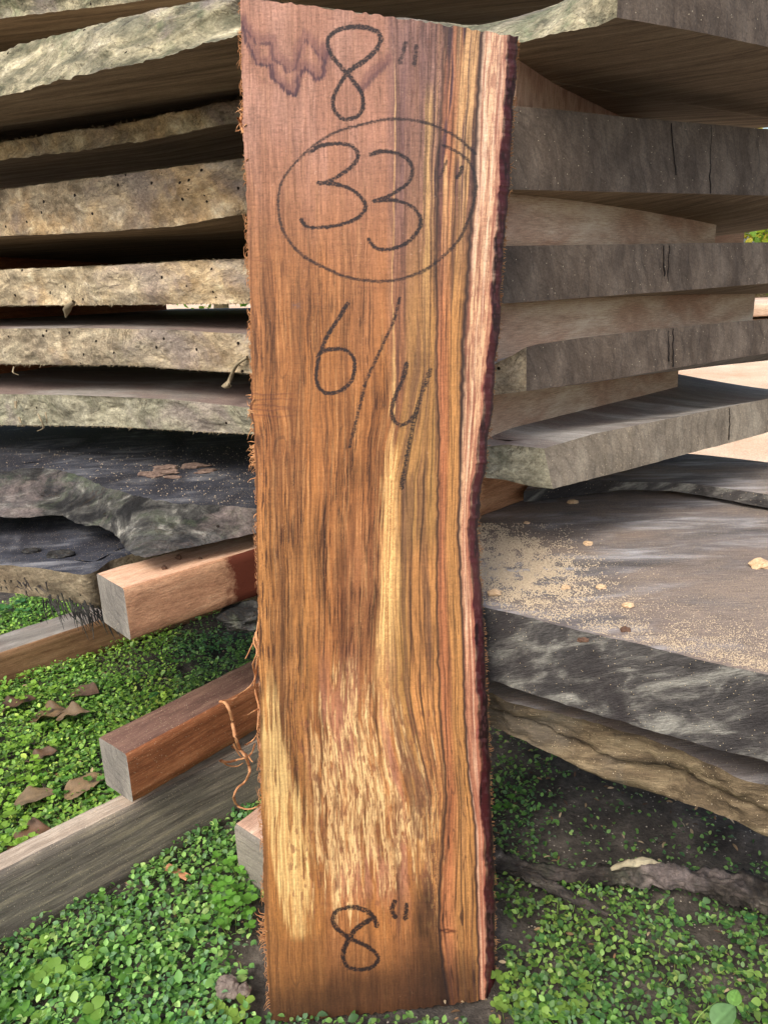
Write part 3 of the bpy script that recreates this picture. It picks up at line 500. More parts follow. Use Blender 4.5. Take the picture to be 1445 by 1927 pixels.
# crease marks across the grain at left
for yy in (742, 752, 764, 771, 783): c = mixc(c, (92, 46, 40), (1-sm(520, 590, PX))*np.exp(-((Y-yy-(vn(PX/16, yy, 0, 93)-.5)*5)/1.6)**2)*.45)
def veins(fw, fh, s, wd, lo, hi, amt, col=(50, 32, 26)):
    global c
    v_ = fbm(X/fw, Y/fh, 0, s, 2); g_ = np.abs(v_-np.round(v_*7)/7); c = mixc(c, col, band(lo, hi, .006)*amt*(1-sm(wd*.3, wd, g_))*sm(.25, .55, st(30, 90, s+1)))
for W0, wd_, am, s_d in ((.632, 1.3, .5, 0), (.655, 1.6, .7, 1), (.676, 1.2, .5, 2), (.694, 1.8, .75, 3), (.713, 1.2, .5, 4), (.730, 1.5, .6, 5), (.768, 1.5, .7, 6), (.779, 1.0, .5, 7), (.792, 1.8, .7, 8), (.806, 1.1, .45, 9), (.822, 1.6, .65, 10), (.838, 1.2, .6, 11), (.852, 1.6, .6, 12)):
    off = (fbm(Y/380, W0*50, 0, 420+s_d, 3)-.5)*.05; dist_ = np.abs(W_-W0-off)*ky([(0, 700), (1927, 620)]); c = mixc(c, (44, 27, 22), am*(1-sm(wd_*.4, wd_*(1.2+.8*vn(Y/60, s_d, 0, 440)), dist_))*sm(.30, .55, fbm(Y/170, W0*90, 0, 460+s_d, 3))*ky([(0, 1), (1640, .95), (1927, .6)]))
veins(50, 1100, 405, .006, .0, .5, ky([(500, 0), (800, .35), (1927, .3)])); veins(16, 420, 407, .008, .755, .868, ky([(1000, .2), (1400, .6), (1927, .6)]), (84, 50, 34))
c = mixc(c, (70, 48, 50), band(.745, .875, .006)*.75*ky([(0, 1), (420, .8), (620, .35), (1927, .3)])*sm(.56, .66, st(4, 260, 409, 2)))
# the two dark lines and the sapwood
dl = lambda k, wd, a, s: np.exp(-((pxw-ks[k]+(vn(Y/14, 0, 0, s)-.5)*3)/wd)**2)*a
l2w = ky([(60, 5), (300, 6), (500, 5.5), (900, 3.2), (1927, 2.8)])
sap = sm(.868, .876, W_); c = mixc(c, (200, 150, 112), sap); c = mixc(c, (216, 172, 132), sap*ky([(60, .6), (500, .7), (900, .9), (1150, .4), (1300, 0)]))
c = mixc(c, (178, 112, 84), sap*ky([(900, 0), (1300, .55), (1600, .75), (1927, .7)])); c = mixc(c, (146, 88, 66), sap*.8*sm(.48, .68, st(3.4, 190, 94, 3))); c = mixc(c, (150, 92, 72), sap*.6*sm(.5, .62, st(1.6, 22, 194, 2))); c = mixc(c, (236, 200, 166), sap*.45*sm(.55, .75, st(4, 160, 95, 2)))
c = mixc(c, (46, 30, 30), dl(4, l2w, .92, 96)); c = mixc(c, (40, 28, 28), dl(3, ky([(60, 4), (300, 5.5), (480, 4), (560, 2.4), (1200, 2.2), (1500, 2.8), (1927, 3)]), ky([(60, .6), (300, .8), (1800, .85), (1927, .6)]), 97))
c = mixc(c, (58, 38, 34), dl(3, 2., .5*sm(.4, .6, st(9, 200, 99)), 98)*0+np.exp(-((pxw-ks[3]-9)/1.6)**2)*ky([(1200, 0), (1350, .7), (1600, .5)])*.6)
# knots of hue variation, saw texture
c = c*(1+(st(2.0, 26, 101, 2)-.5)*.34)[..., None]*(1+(vn(PX/40, PY/1.9, 0, 102)-.5)*.13*ky([(0, 1.2), (600, 1), (1927, .8)]))[..., None]*(1+(fbm(PX/90, PY/120, 0, 103, 3)-.5)*.3)[..., None]
c = c*(1+(vn(PX/2.2, PY/2.2, 0, 104)-.5)*.22)[..., None]; c = c*(1-.22*sm(.6, .9, vn(PX/5, PY/1.5, 0, 404))*ky([(0, 1), (700, .6), (1927, .4)]))[..., None]; hl = sm(.93, 1, vn(PX/2.6, PY/2.6, 0, 105))*ky([(0, 1), (700, .6), (1927, .2)]); c = mixc(c, (226, 190, 160), hl*.4)
hatch = sm(.8, .95, vn(PX/26, PY/2.3, 0, 106))*sm(.5, .7, vn(PX/70, PY/40, 0, 107))*ky([(0, 1), (520, .9), (700, .3), (1927, .1)]); c = mixc(c, (120, 70, 56), hatch*.35)
small_k = np.exp(-(((PX-558)/9)**2+((Y-575)/5)**2)); c = mixc(c, (120, 92, 84), small_k*.8*sm(.3, .6, vn(PX/4, PY/2, 0, 108)))
# dark edge strip
ed = 1-sm(.75, 1.15, dr+(fbm(PX/6, Y/30, 0, 111, 4)-.5)*.8)
ec = mixc(np.broadcast_to(lin((122, 46, 50)), PX.shape+(3,)).copy(), (66, 28, 32), sm(.46, .68, fbm(PX/7, Y/60, 0, 112, 4))); ec = mixc(ec, (150, 92, 92), .55*sm(.62, .75, vn(PX/3, Y/7, 0, 113)))
ec = mixc(ec, (40, 24, 28), (1-sm(.1, .4, dr))*.6); ec = mixc(ec, (112, 92, 68), (1-sm(.0, .12, dr+(vn(Y/5, 0, 0, 114)-.5)*.1))*.7)
c = c*(1-ed[..., None])+ec*ed[..., None]
c = mixc(c, (150, 84, 66), (1-sm(1.0, 1.7, dr))*(dr > .95)*.5)
c = mixc(c, (214, 178, 158), (1-sm(1.0, 1.5, dr))*(dr > 1.0)*0)
# blue-black stain zigzag
def segdist(P2):
    pts = np.array(P2, float); x0, y0 = pts.min(0)-22; x1, y1 = pts.max(0)+22; D = np.full(PX.shape, 99.); m = (PX > x0) & (PX < x1) & (PY > y0) & (PY < y1)
    qx, qy = PX[m], PY[m]; dm = np.full(qx.shape, 99.); ar = np.zeros(qx.shape)
    for i, (a, b) in enumerate(zip(pts[:-1], pts[1:])):
        v = b-a; l2 = max(v@v, 1e-6); tt = np.clip(((qx-a[0])*v[0]+(qy-a[1])*v[1])/l2, 0, 1); d_ = np.hypot(qx-a[0]-tt*v[0], qy-a[1]-tt*v[1]); k = d_ < dm; dm[k] = d_[k]; ar[k] = (i+tt[k])/len(pts)
    D[m] = dm; A = np.zeros(PX.shape); A[m] = ar; return D, A
Zm = lambda L_, oy=0, s=1/2.58: [(440+a*s, oy+b*s) for a, b in L_]
z1 = Zm([(40, 110), (62, 200), (90, 250), (110, 310), (150, 320), (182, 318), (190, 380), (225, 410), (250, 440), (295, 462), (308, 420), (316, 370), (345, 335), (370, 350), (400, 390), (430, 370), (445, 300), (455, 250)])
z2 = Zm([(45, 130), (80, 170), (112, 212), (160, 212), (182, 210), (190, 285), (235, 315), (262, 355), (300, 330), (330, 220), (352, 192), (392, 240), (440, 300)])
for z_, wd, a in ((z1, 3.2, .9), (z2, 1.8, .65), (Zm([(615, 450), (650, 400), (690, 360), (745, 310)]), 4, .55)):
    D, A = segdist(z_); c = mixc(c, (52, 36, 52), a*(1-sm(wd*.2, wd*1.7, D+(vn(PX/2, PY/9, 0, 121)-.5)*7)))
    D2, _ = segdist([(x, y-9) for x, y in z_]); c = mixc(c, (110, 66, 66), .5*(1-sm(3, 15, D2+(vn(PX/2, PY/14, 0, 122)-.5)*10)))
# marker writing
INK = []
def ink(pts, w=4.6, oy=0, a=.94, n=10, dry=0., w2=None): INK.append((smooth_poly(np.array(Zm(pts, oy)), n), w, a, dry, w2))
ink([(716, 190), (690, 150), (600, 130), (510, 145), (458, 190), (470, 260), (530, 335), (590, 405), (622, 460), (625, 530), (592, 568), (540, 578), (500, 555), (482, 510), (492, 450), (530, 385), (560, 345), (640, 290), (695, 235), (716, 190)], 4.9)
ink([(834, 208), (820, 258), (806, 305)], 4.6, a=.85, dry=.3); ink([(884, 225), (882, 270), (875, 312)], 4.6, a=.85, dry=.3)
ink([(1172, 745), (1100, 680), (1040, 642), (940, 598), (780, 577), (640, 600), (500, 640), (390, 705), (300, 790), (240, 870), (217, 960), (226, 1080), (270, 1170), (340, 1245), (440, 1300), (540, 1343), (640, 1361), (760, 1363), (880, 1333), (960, 1290), (1080, 1180), (1140, 1060), (1168, 960), (1176, 890), (1150, 800), (1100, 748), (1015, 705)], 3.1, a=.88, dry=.22)
ink([(370, 738), (430, 705), (520, 698), (580, 715), (602, 760), (570, 810), (500, 860), (440, 888), (412, 888)], 4.6); ink([(412, 888), (500, 895), (580, 925), (630, 975), (636, 1020), (590, 1065), (500, 1095), (400, 1105), (350, 1097), (328, 1068)], 4.4)
ink([(665, 750), (720, 735), (790, 745), (845, 775), (866, 820), (850, 880), (790, 930), (720, 965), (682, 976)], 4.6); ink([(682, 976), (760, 970), (840, 990), (890, 1030), (908, 1080), (880, 1140), (820, 1190), (750, 1210), (690, 1205), (654, 1162)], 4.3)
ink([(1032, 785), (1015, 825), (1000, 865)], 3.2, a=.8, dry=.4); ink([(1106, 815), (1098, 840), (1083, 860)], 4.4, a=.9)
ink([(552, 238), (500, 320), (450, 400), (422, 470), (405, 540), (400, 600), (420, 650), (460, 672), (520, 658), (570, 610), (587, 540), (575, 490), (540, 460), (490, 455), (440, 465), (408, 490)], 4.4, 480)
ink([(805, 210), (775, 320), (730, 420), (680, 530), (640, 620), (610, 740), (590, 820), (562, 930)], 3.7, 480, a=.9, dry=.42)
ink([(838, 528), (820, 600), (790, 670), (768, 740), (775, 800), (810, 825), (860, 800), (892, 750)], 4.8, 480, dry=.15); ink([(955, 558), (920, 650), (890, 740), (865, 840), (845, 940), (825, 1060), (815, 1130)], 5., 480, dry=.5)
ink([(694, 778), (680, 740), (640, 705), (570, 690), (500, 708), (480, 750), (500, 790), (560, 840), (640, 875), (690, 915), (698, 950), (660, 985), (600, 992), (550, 975), (530, 930), (545, 870), (590, 800), (662, 748)], 4.9, 1440)
ink([(782, 664), (768, 700), (782, 736)], 5., 1440); ink([(838, 680), (833, 742)], 5.2, 1440)
inkm = np.zeros(PX.shape)
for pts, wd, a, dry, w2 in INK:
    D, A = segdist(pts); wd = wd*(.86+.36*vn(A*9, wd, 0, 135)); e = D+(vn(PX/1.8, PY/1.8, 0, 131)-.5)*2.2+(vn(PX/5, PY/1.5, 0, 132)-.5)*2.; k = 1-sm(wd*.86-1.2, wd*.86+.8, e); k = k*(1-.4*sm(.62, .9, vn(PX/2.6, PY/1.7, 0, 134)+.25*(vn(PX/30, PY/30, 0, 136)-.5)))
    if dry: k = k*(1-dry*1.1*sm(.45, .8, vn(PX/5, PY/1.6, 0, 133)))
    inkm = np.maximum(inkm, k*a)
c = mixc(c, (15, 14, 20), inkm)
lum = c.mean(-1, keepdims=True); c = np.where(inkm[..., None] > .3, c, c*.93*np.clip(lum/.22, .2, 3)**.14); g3 = ky([(0, .12), (350, .08), (600, .0)]); c = c*(1-g3[..., None])+g3[..., None]*c.mean(-1, keepdims=True)*np.array([.98, .98, 1.1])  # contrast curve, then a blue-grey sky sheen painted into the board's upper part
c = np.clip(c, .004, .9)
qb = NB('spalted_board_wood'); cc = qb.n('Attribute', props={'attribute_name': 'Col'}).outputs[0]
f1 = qb.noise(qb.coord((260, 60, 12)), 5, 4, .65); f2 = qb.noise(qb.coord((30, 30, 420)), 3, 3, .6)
cc = qb.mix(.35, cc, qb.ramp(f1, [(.3, (.3, .3, .3)), (.7, (.75, .75, .75))]), 'OVERLAY')
MBOARD = qb.out(cc, .62, qb.math('ADD', f1, qb.math('MULTIPLY', f2, .8)), .0005, .7, .35)
Vf = Vb; s0 = np.searchsorted(u, 1)-1; jE = int(NC*(1-20/430))
back = Vb+nb*(TH-dep)[..., None]
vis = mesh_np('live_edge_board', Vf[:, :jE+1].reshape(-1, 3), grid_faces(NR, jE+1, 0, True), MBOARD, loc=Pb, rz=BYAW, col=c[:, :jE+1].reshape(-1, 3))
tag(vis, 'reddish brown spalted board with purple live edge, marked with a circled 33', 'wooden board')
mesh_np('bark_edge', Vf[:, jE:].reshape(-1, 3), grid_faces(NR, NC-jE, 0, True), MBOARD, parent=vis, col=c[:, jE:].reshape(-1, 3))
# sawn left side, ends and back
rs = slice(0, NR, 4); sgl = Vb[::4, 0]; nn_ = len(sgl); K = 8
G = sgl[:, None, :]+nb*(np.linspace(0, 1, K)[None, :, None]*TH)+np.array(wv)*((vn(np.arange(nn_)[:, None]/2., np.arange(K)[None]/1.5, 0, 141)-.5)*.0012*(np.arange(K) > 0))[..., None]
mesh_np('sawn_side', G.reshape(-1, 3), grid_faces(nn_, K), MBEAM, parent=vis)
tp = Vb[0, ::3]; bt = Vb[-1, ::3]; db = (TH-dep)
for nm, row, dd_, fl in (('end_grain', Vb[0], db[0], False), ('end_grain', Vb[-1], db[-1], True)):
    G = row[:, None, :]+nb*(np.linspace(0, 1, 5)[None, :, None]*dd_[:, None, None]); mesh_np(nm, G.reshape(-1, 3), grid_faces(NC, 5, 0, fl), MBEAM, parent=vis)
G = back[::20][:, ::10]; mesh_np('sawn_back', G.reshape(-1, 3), grid_faces(G.shape[0], G.shape[1]), MBEAM, parent=vis)

# ------------------------------------------------------------------ tubes: fibres, shavings, twigs
def tube(pts, rad, k=5, flat=1.):
    P = np.array(pts, float); n = len(P); T = np.gradient(P, axis=0); T /= np.linalg.norm(T, axis=1)[:, None]+1e-9
    a = np.cross(T, [0, 0, 1.]); a = np.where(np.linalg.norm(a, axis=1)[:, None] < .1, np.cross(T, [1., 0, 0]), a); a /= np.linalg.norm(a, axis=1)[:, None]; b = np.cross(T, a)
    rad = np.broadcast_to(rad, (n,)); th = np.linspace(0, 2*math.pi, k, endpoint=False)
    V = P[:, None]+(a[:, None]*np.cos(th)[None, :, None]*flat+b[:, None]*np.sin(th)[None, :, None])*rad[:, None, None]
    i = np.arange(n-1)[:, None]*k+np.arange(k)[None]; j = np.arange(n-1)[:, None]*k+(np.arange(k)[None]+1) % k
    return V.reshape(-1, 3), np.stack([i, i+k, j+k, j], -1).reshape(-1, 4)
def join(parts):
    V, Fq, off = [], [], 0
    for v, f in parts: V.append(v); Fq.append(f+off); off += len(v)
    return np.vstack(V), np.vstack(Fq)
MFIB = m_plain('wood_fibre', (150, 98, 62), (206, 156, 110), 90)
MFIBP = m_plain('pale_fibre', (112, 100, 78), (168, 154, 126), 120)
def on_board(px, py, off=0.):   # a point beside the board's left side, off behind the face plane
    r = ray(px, py); return CAM+r*(((Pb-CAM)@nb+off)/(r@nb))
fz = []
for i in range(620):
    py = rng.uniform(0, 1900); g = vn(py/35, 0, 0, 151)
    if g < .42: continue
    x0 = float(fx(XL, py)); ln = rng.uniform(2, 7)*(1+2.5*max(0, g-.7)); sgn = rng.choice([-1, 1]); of = rng.uniform(0, .02)
    q = [on_board(x0+1, py, of), on_board(x0-ln*.6, py+ln*sgn*.6, of+rng.uniform(-.001, .001)), on_board(x0-ln*rng.uniform(.4, 1.2), py+ln*sgn*rng.uniform(1, 2.4), of+rng.uniform(-.002, .002))]
    fz.append(tube(smooth_poly(q, 3), [.00035, .0003, .00026, .00022, .0002, .00015, .0001], 3))
for cx_, cy_, n_, l_ in ((458, 225, 10, 26), (462, 300, 8, 10), (472, 775, 30, 16), (478, 855, 34, 20), (497, 1745, 26, 30), (500, 1770, 16, 22), (492, 1440, 10, 12), (459, 195, 6, 8)):
    for i in range(n_):
        x0 = cx_+rng.uniform(0, 5); y0 = cy_+rng.normal(0, 14); a_ = rng.uniform(-.6, 1.3); of = rng.uniform(-.001, .02); l = l_*rng.uniform(.4, 1.1)
        q = [on_board(x0+2, y0, of), on_board(x0-l*.45*math.cos(a_), y0+l*.4*math.sin(a_), of), on_board(x0-l*.7*math.cos(a_)-rng.uniform(-3, 3), y0+l*math.sin(a_)+rng.uniform(-6, 6), of+.002)]
        fz.append(tube(smooth_poly(q, 4), np.linspace(.0006, .00012, 9), 3))
for i in range(700):            # fuzz along the right bark edge
    py = rng.uniform(75, 1870); x0 = float(fx(XR, py)); l = rng.uniform(1.5, 6)*(1.8 if vn(py/22, 0, 0, 153) > .72 else 1); a_ = rng.uniform(-1.2, 1.2)
    q = [on_board(x0-3, py, .034), on_board(x0+l*.5*math.cos(a_), py+l*.5*math.sin(a_), .034), on_board(x0+l*math.cos(a_)+rng.uniform(-1, 1), py+l*math.sin(a_)*1.3, .034)]
    fz.append(tube(smooth_poly(q, 2), np.linspace(.0005, .0001, 5), 3))
V, Fq = join(fz); mesh_np('frayed_fibres', V, Fq, MFIB, parent=vis)
strands = [([(487, 1165), (482, 1195), (474, 1215), (462, 1240)], .0007), ([(486, 1180), (478, 1205), (484, 1226), (476, 1250), (480, 1275), (470, 1292), (450, 1306)], .0007),
           ([(482, 1190), (486, 1230), (479, 1290), (487, 1330), (484, 1380), (489, 1420), (484, 1450)], .0008), ([(489, 1333), (478, 1338), (467, 1345), (457, 1348)], .0006),
           ([(414, 1320), (424, 1322), (433, 1338), (438, 1360), (444, 1390), (452, 1410), (461, 1422), (468, 1440), (470, 1452), (462, 1470), (448, 1482), (440, 1500), (446, 1515), (462, 1522), (480, 1520), (494, 1512)], .0012),
           ([(415, 1432), (430, 1434), (446, 1430), (462, 1426), (474, 1416), (480, 1400)], .0011), ([(437, 1405), (450, 1412), (464, 1420), (476, 1434)], .0008), ([(440, 1400), (452, 1422), (466, 1428)], .0007),
           ([(420, 1318), (436, 1316), (447, 1312)], .0005), ([(462, 1402), (472, 1396), (482, 1385), (488, 1370)], .0007), ([(417, 1430), (428, 1440), (446, 1442), (458, 1436)], .0008),
           ([(456, 215), (452, 228), (458, 250), (461, 270)], .0010), ([(448, 222), (455, 235), (460, 252)], .0008)]
for pts, r in strands:
    q = smooth_poly([on_board(x, y, .016+.01*math.sin(x*.3+y*.07)) for x, y in pts], 6); q = q+(rng.random(q.shape)-.5)*.0004
    v, f = tube(q, np.linspace(r, r*.5, len(q)), 5, 1.5); mesh_np('loose_strand', v, f, MFIB, parent=vis)

# hanging shavings on the left slabs
slabs = [o for o in S.objects if o.name.startswith('wood_slab') and o.parent is None]
def shaving(par, pts, r, Z=AL, mat=MFIBP):
    off = C0+adir(AL-90)*.006; q = smooth_poly([hv(x, y, off, AL)+adir(AL-90)*.003*math.sin(i*1.7) for i, (x, y) in enumerate(pts)], 6)
    v, f = tube(q, np.array(r if hasattr(r, '__len__') else [r]*len(q)) if not hasattr(r, '__len__') else np.interp(np.linspace(0, 1, len(q)), np.linspace(0, 1, len(r)), r), 6, 1.8); mesh_np('hanging_bark_strip', v, f, mat, parent=par)
sE, sG, sO = slabs[4], slabs[5], slabs[6]
shaving(sE, [(140, 568), (132, 578), (126, 588), (121, 598)], [.003, .0035, .0022, .0004]); shaving(sE, [(215, 570), (213, 578)], [.0008, .0003])
shaving(sG, [(466, 672), (450, 685), (438, 700), (430, 716), (428, 726), (434, 722)], [.002, .0016, .0014, .0022, .0035, .001]); shaving(sG, [(27, 690), (29, 700), (35, 706)], [.0009, .0005])
shaving(sO, [(72, 778), (82, 792), (82, 805), (68, 812)], [.0006, .0009, .0009, .0004]); shaving(sO, [(86, 776), (92, 788), (88, 796)], [.0006, .0004]); shaving(sO, [(30, 755), (34, 768)], [.0014, .0008]); shaving(sO, [(36, 785), (44, 795)], [.0012, .0006])
# fuzzy ridge of torn fibres along slab edges
for par, tab, amp in ((slabs[2], [(0, 267), (230, 233), (455, 187)], 5), (slabs[3], [(0, 357), (150, 338), (300, 318), (460, 298)], 3), (slabs[4], [(0, 508), (200, 500), (330, 492), (470, 487)], 2.6),
                      (slabs[4], [(0, 575), (468, 571)], -3), (slabs[5], [(0, 685), (250, 688), (470, 703)], -4), (slabs[6], [(0, 800), (200, 802), (370, 812), (478, 817)], -3.4)):
    fz = []
    for i in range(170):
        x = rng.uniform(-10, 480); y = ymap(tab, x); l = amp*rng.uniform(.15, 1.0)*(1.6 if rng.random() < .1 else .8); s_ = rng.uniform(-.9, .9)
        q = [hv(x, y+np.sign(amp)*1.2, C0, AL), hv(x+l*s_*.5, y-l*.6, C0, AL)+adir(AL-90)*.001, hv(x+l*s_, y-l, C0, AL)+adir(AL-90)*.002]; fz.append(tube(q, [.0004, .0003, .0001], 3))
    V, Fq = join(fz); mesh_np('torn_fibres', V, Fq, MFIBP, parent=par)
# torn bark fringe under the dusty slab left
fz = []
for bx, by, n_, l_ in ((110, 1140, 22, 60), (150, 1150, 26, 62), (185, 1162, 20, 50), (60, 1112, 10, 26), (20, 1108, 8, 14), (215, 1175, 14, 46)):
    for i in range(n_):
        x = bx+rng.normal(0, 12); y = by+rng.normal(0, 6)-12; a_ = rng.uniform(.5, 1.5); l = l_*rng.uniform(.4, 1)
        pl = lambda px, py: hy(px, py, .76)
        q = [pl(x, y), pl(x+l*.3*math.cos(a_), y+l*.45*math.sin(a_)), pl(x+l*.75*math.cos(a_)+rng.uniform(-4, 4), y+l*math.sin(a_))]; fz.append(tube(smooth_poly(q, 3), np.linspace(.0011, .0002, 7), 4))
V, Fq = join(fz); mesh_np('bark_fringe', V, Fq, MDARK, parent=slabs[-1])

# ------------------------------------------------------------------ ground
def gnoise(x, y): return (fbm(x/.05, y/.05, 0, 201, 5)-.5)*.012+(fbm(x/.25, y/.25, 0, 202, 3)-.5)*.014
s_ = np.linspace(-1, 1, 321); gx = .9*s_+100*np.sign(s_)*np.abs(s_)**9; gy = .9+.9*s_+100*np.sign(s_)*np.abs(s_)**9
GX, GY = np.meshgrid(gx, gy, indexing='ij'); fade = np.exp(-(np.hypot(GX, GY-.9)/2.2)**4); GZ = gnoise(GX, GY)*fade-.004
qg = NB('ground_soil'); vo = qg.coord(); a = qg.noise(vo, 22, 8, .7); b = qg.noise(vo, 180, 5, .7)
near = qg.ramp(a, [(.3, L(44, 40, 37)), (.5, L(74, 68, 62)), (.7, L(112, 103, 94))]); far = qg.ramp(qg.noise(vo, 2.5, 6, .6), [(.3, L(196, 158, 128)), (.7, L(226, 200, 172))])
sep = qg.n('SeparateXYZ', Vector=vo); msk = qg.mask(qg.math('ADD', sep.outputs[1], qg.math('MULTIPLY', a, .3)), 1.75, 2.05)
cg = qg.mix(msk, near, far); cg = qg.mix(.6, cg, qg.ramp(b, [(.3, (.25, .25, .25)), (.7, (.85, .85, .85))]), 'OVERLAY'); cg = qg.mix(dots(qg, 260., .25, .12), cg, L(170, 160, 145))
MG = qg.out(cg, .95, qg.math('ADD', a, qg.math('MULTIPLY', b, .4)), .006, 1.)
g = mesh_np('ground', np.stack([GX, GY, GZ], -1).reshape(-1, 3), grid_faces(321, 321), MG); tag(g, 'dark crumbly soil turning to bright sand beyond the stack', 'ground', kind='structure')

# ------------------------------------------------------------------ ground cover leaves (uncountable)
def leaf_batch(P, size, az, tilt, roll, shape, cols, fold=.25):
    n = len(P); k = len(shape); sh = np.array(shape, float); a = sh[None, :, 0]*size[:, None]; b = sh[None, :, 1]*size[:, None]; z = (-np.abs(sh[None, :, 1])*fold*-1+(-.35*(sh[None, :, 0]-.5)**2))*size[:, None]
    ca, sa, ct, s_t, cr, sr = np.cos(az)[:, None], np.sin(az)[:, None], np.cos(tilt)[:, None], np.sin(tilt)[:, None], np.cos(roll)[:, None], np.sin(roll)[:, None]
    b, z = b*cr-z*sr, b*sr+z*cr; a, z = a*ct-z*s_t, a*s_t+z*ct; x = a*ca-b*sa; y = a*sa+b*ca
    V = np.stack([x, y, z], -1)+P[:, None, :]; return V.reshape(-1, 3), np.repeat(cols, k, 0)
OV = [(0, 0), (.22, .26), (.5, .36), (.8, .22), (1, 0), (.8, -.22), (.5, -.36), (.22, -.26), (.5, 0)]
OF = [(0, 1, 8), (1, 2, 8), (2, 3, 8), (3, 4, 8), (4, 5, 8), (5, 6, 8), (6, 7, 8), (7, 0, 8)]
RO = [(0, 0), (.2, .38), (.55, .52), (.88, .36), (.96, .06), (.9, 0), (.96, -.06), (.88, -.36), (.55, -.52), (.2, -.38), (.5, 0)]
RF = [(i, (i+1) % 10, 10) for i in range(10)]
def inside(x, y):
    m = np.zeros(len(x), bool)
    def strip(P, Q, W0, W1):
        d = (Q-P)[:2]; l = np.linalg.norm(d); d = d/l; t_ = (x-P[0])*d[0]+(y-P[1])*d[1]; s2 = -(x-P[0])*d[1]+(y-P[1])*d[0]; return (t_ > 0) & (t_ < l) & (s2 > W0) & (s2 < W1)
    P_, Q_ = hz(-200, 1905, 0), hz(490, 1515, 0)+dC*.2; m |= strip(P_, Q_, -.004, wC+.002); P_, Q_ = hz(-220, 1375, 0), hz(446, 1137, 0)+dD*.3; m |= strip(P_, Q_, -.004, .08)
    return m
PR = {}
def project(P): q = (P-CAM)@M3; return CX+q[:, 0]/q[:, 2]*FP, CY-q[:, 1]/q[:, 2]*FP
N = 170000; x = rng.uniform(-.78, .62, N); y = rng.uniform(.30, 1.62, N); z = gnoise(x, y)
px, py = project(np.stack([x, y, z], 1)); cl = fbm(x/.05, y/.05, 0, 211, 4); cl2 = fbm(x/.16, y/.16, 0, 212, 3)
left = px < 500
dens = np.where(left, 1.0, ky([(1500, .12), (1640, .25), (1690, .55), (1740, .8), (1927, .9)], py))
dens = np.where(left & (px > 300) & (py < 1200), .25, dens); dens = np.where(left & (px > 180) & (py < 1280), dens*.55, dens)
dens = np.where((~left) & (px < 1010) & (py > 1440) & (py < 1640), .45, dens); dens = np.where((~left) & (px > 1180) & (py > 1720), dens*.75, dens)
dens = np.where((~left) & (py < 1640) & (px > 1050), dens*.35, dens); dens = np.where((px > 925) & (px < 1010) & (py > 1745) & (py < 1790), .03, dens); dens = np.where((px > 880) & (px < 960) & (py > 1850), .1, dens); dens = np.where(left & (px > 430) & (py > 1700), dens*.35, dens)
keep = (rng.random(N) < dens) & (cl > np.where(left, .25, .28)) & ~inside(x, y) & (px > -260) & (px < 1700) & ~((px > 475) & (px < 950) & (py > 1700) & (py < 1932))
x, y, z, cl, cl2, px, py, left = (v[keep] for v in (x, y, z, cl, cl2, px, py, left)); n = len(x); print('leaves', n)
hgt = rng.uniform(.002, .014, n)*(.6+1.2*cl); P = np.stack([x, y, z+hgt], 1)
sz = rng.uniform(.0036, .0082, n)*np.where(left, 1., .82)*np.where(rng.random(n) < .06, 1.5, 1.)*np.where(left, 1., 1.1)
A = np.stack([lin((102, 146, 70)), lin((130, 172, 88)), lin((76, 116, 64)), lin((114, 150, 100)), lin((156, 186, 104))]); pick = rng.choice(5, n, p=[.33, .25, .2, .14, .08])
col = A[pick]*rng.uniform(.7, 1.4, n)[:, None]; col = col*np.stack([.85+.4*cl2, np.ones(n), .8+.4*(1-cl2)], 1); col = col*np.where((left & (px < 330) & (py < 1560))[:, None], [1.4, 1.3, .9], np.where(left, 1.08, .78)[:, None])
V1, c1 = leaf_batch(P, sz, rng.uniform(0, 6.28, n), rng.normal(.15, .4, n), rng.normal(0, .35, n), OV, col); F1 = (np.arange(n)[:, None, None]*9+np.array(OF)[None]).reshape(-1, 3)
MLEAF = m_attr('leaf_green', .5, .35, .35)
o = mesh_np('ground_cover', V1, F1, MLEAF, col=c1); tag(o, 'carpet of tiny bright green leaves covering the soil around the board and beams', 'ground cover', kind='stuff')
# clover: trefoils on stems
def trefoils(px_, py_, hs, szs, cols, cup=.25, nl=3):
    Vs, Fs, Cs, off = [], [], [], 0
    B = np.array([hz(a, b, 0) for a, b in zip(px_, py_)]); n = len(B); B[:, 2] = gnoise(B[:, 0], B[:, 1]); a0 = rng.uniform(0, 6.28, n)
    lean = rng.normal(0, .35, (n, 2)); T = B+np.stack([lean[:, 0]*hs, lean[:, 1]*hs, hs], 1)
    for k in range(nl):
        v, cc_ = leaf_batch(T, szs*rng.uniform(.88, 1.08, n), a0+k*6.283/nl+rng.normal(0, .12, n), np.full(n, cup)+rng.normal(0, .16, n), rng.normal(0, .15, n), RO, cols*rng.uniform(.9, 1.1, n)[:, None], .18)
        Vs.append(v); Cs.append(cc_); Fs.append((np.arange(n)[:, None, None]*11+np.array(RF)[None]).reshape(-1, 3)+off); off += len(v)
    for i in range(n):
        v, f = tube([B[i], (B[i]*.4+T[i]*.6)+[0, 0, .002], T[i]], .0004, 3); Vs.append(v); Cs.append(np.tile(lin((120, 140, 70)), (len(v), 1))); Fs.append(np.vstack([f[:, [0, 1, 2]], f[:, [0, 2, 3]]])+off); off += len(v)
    return np.vstack(Vs), np.vstack(Fs), np.vstack(Cs)
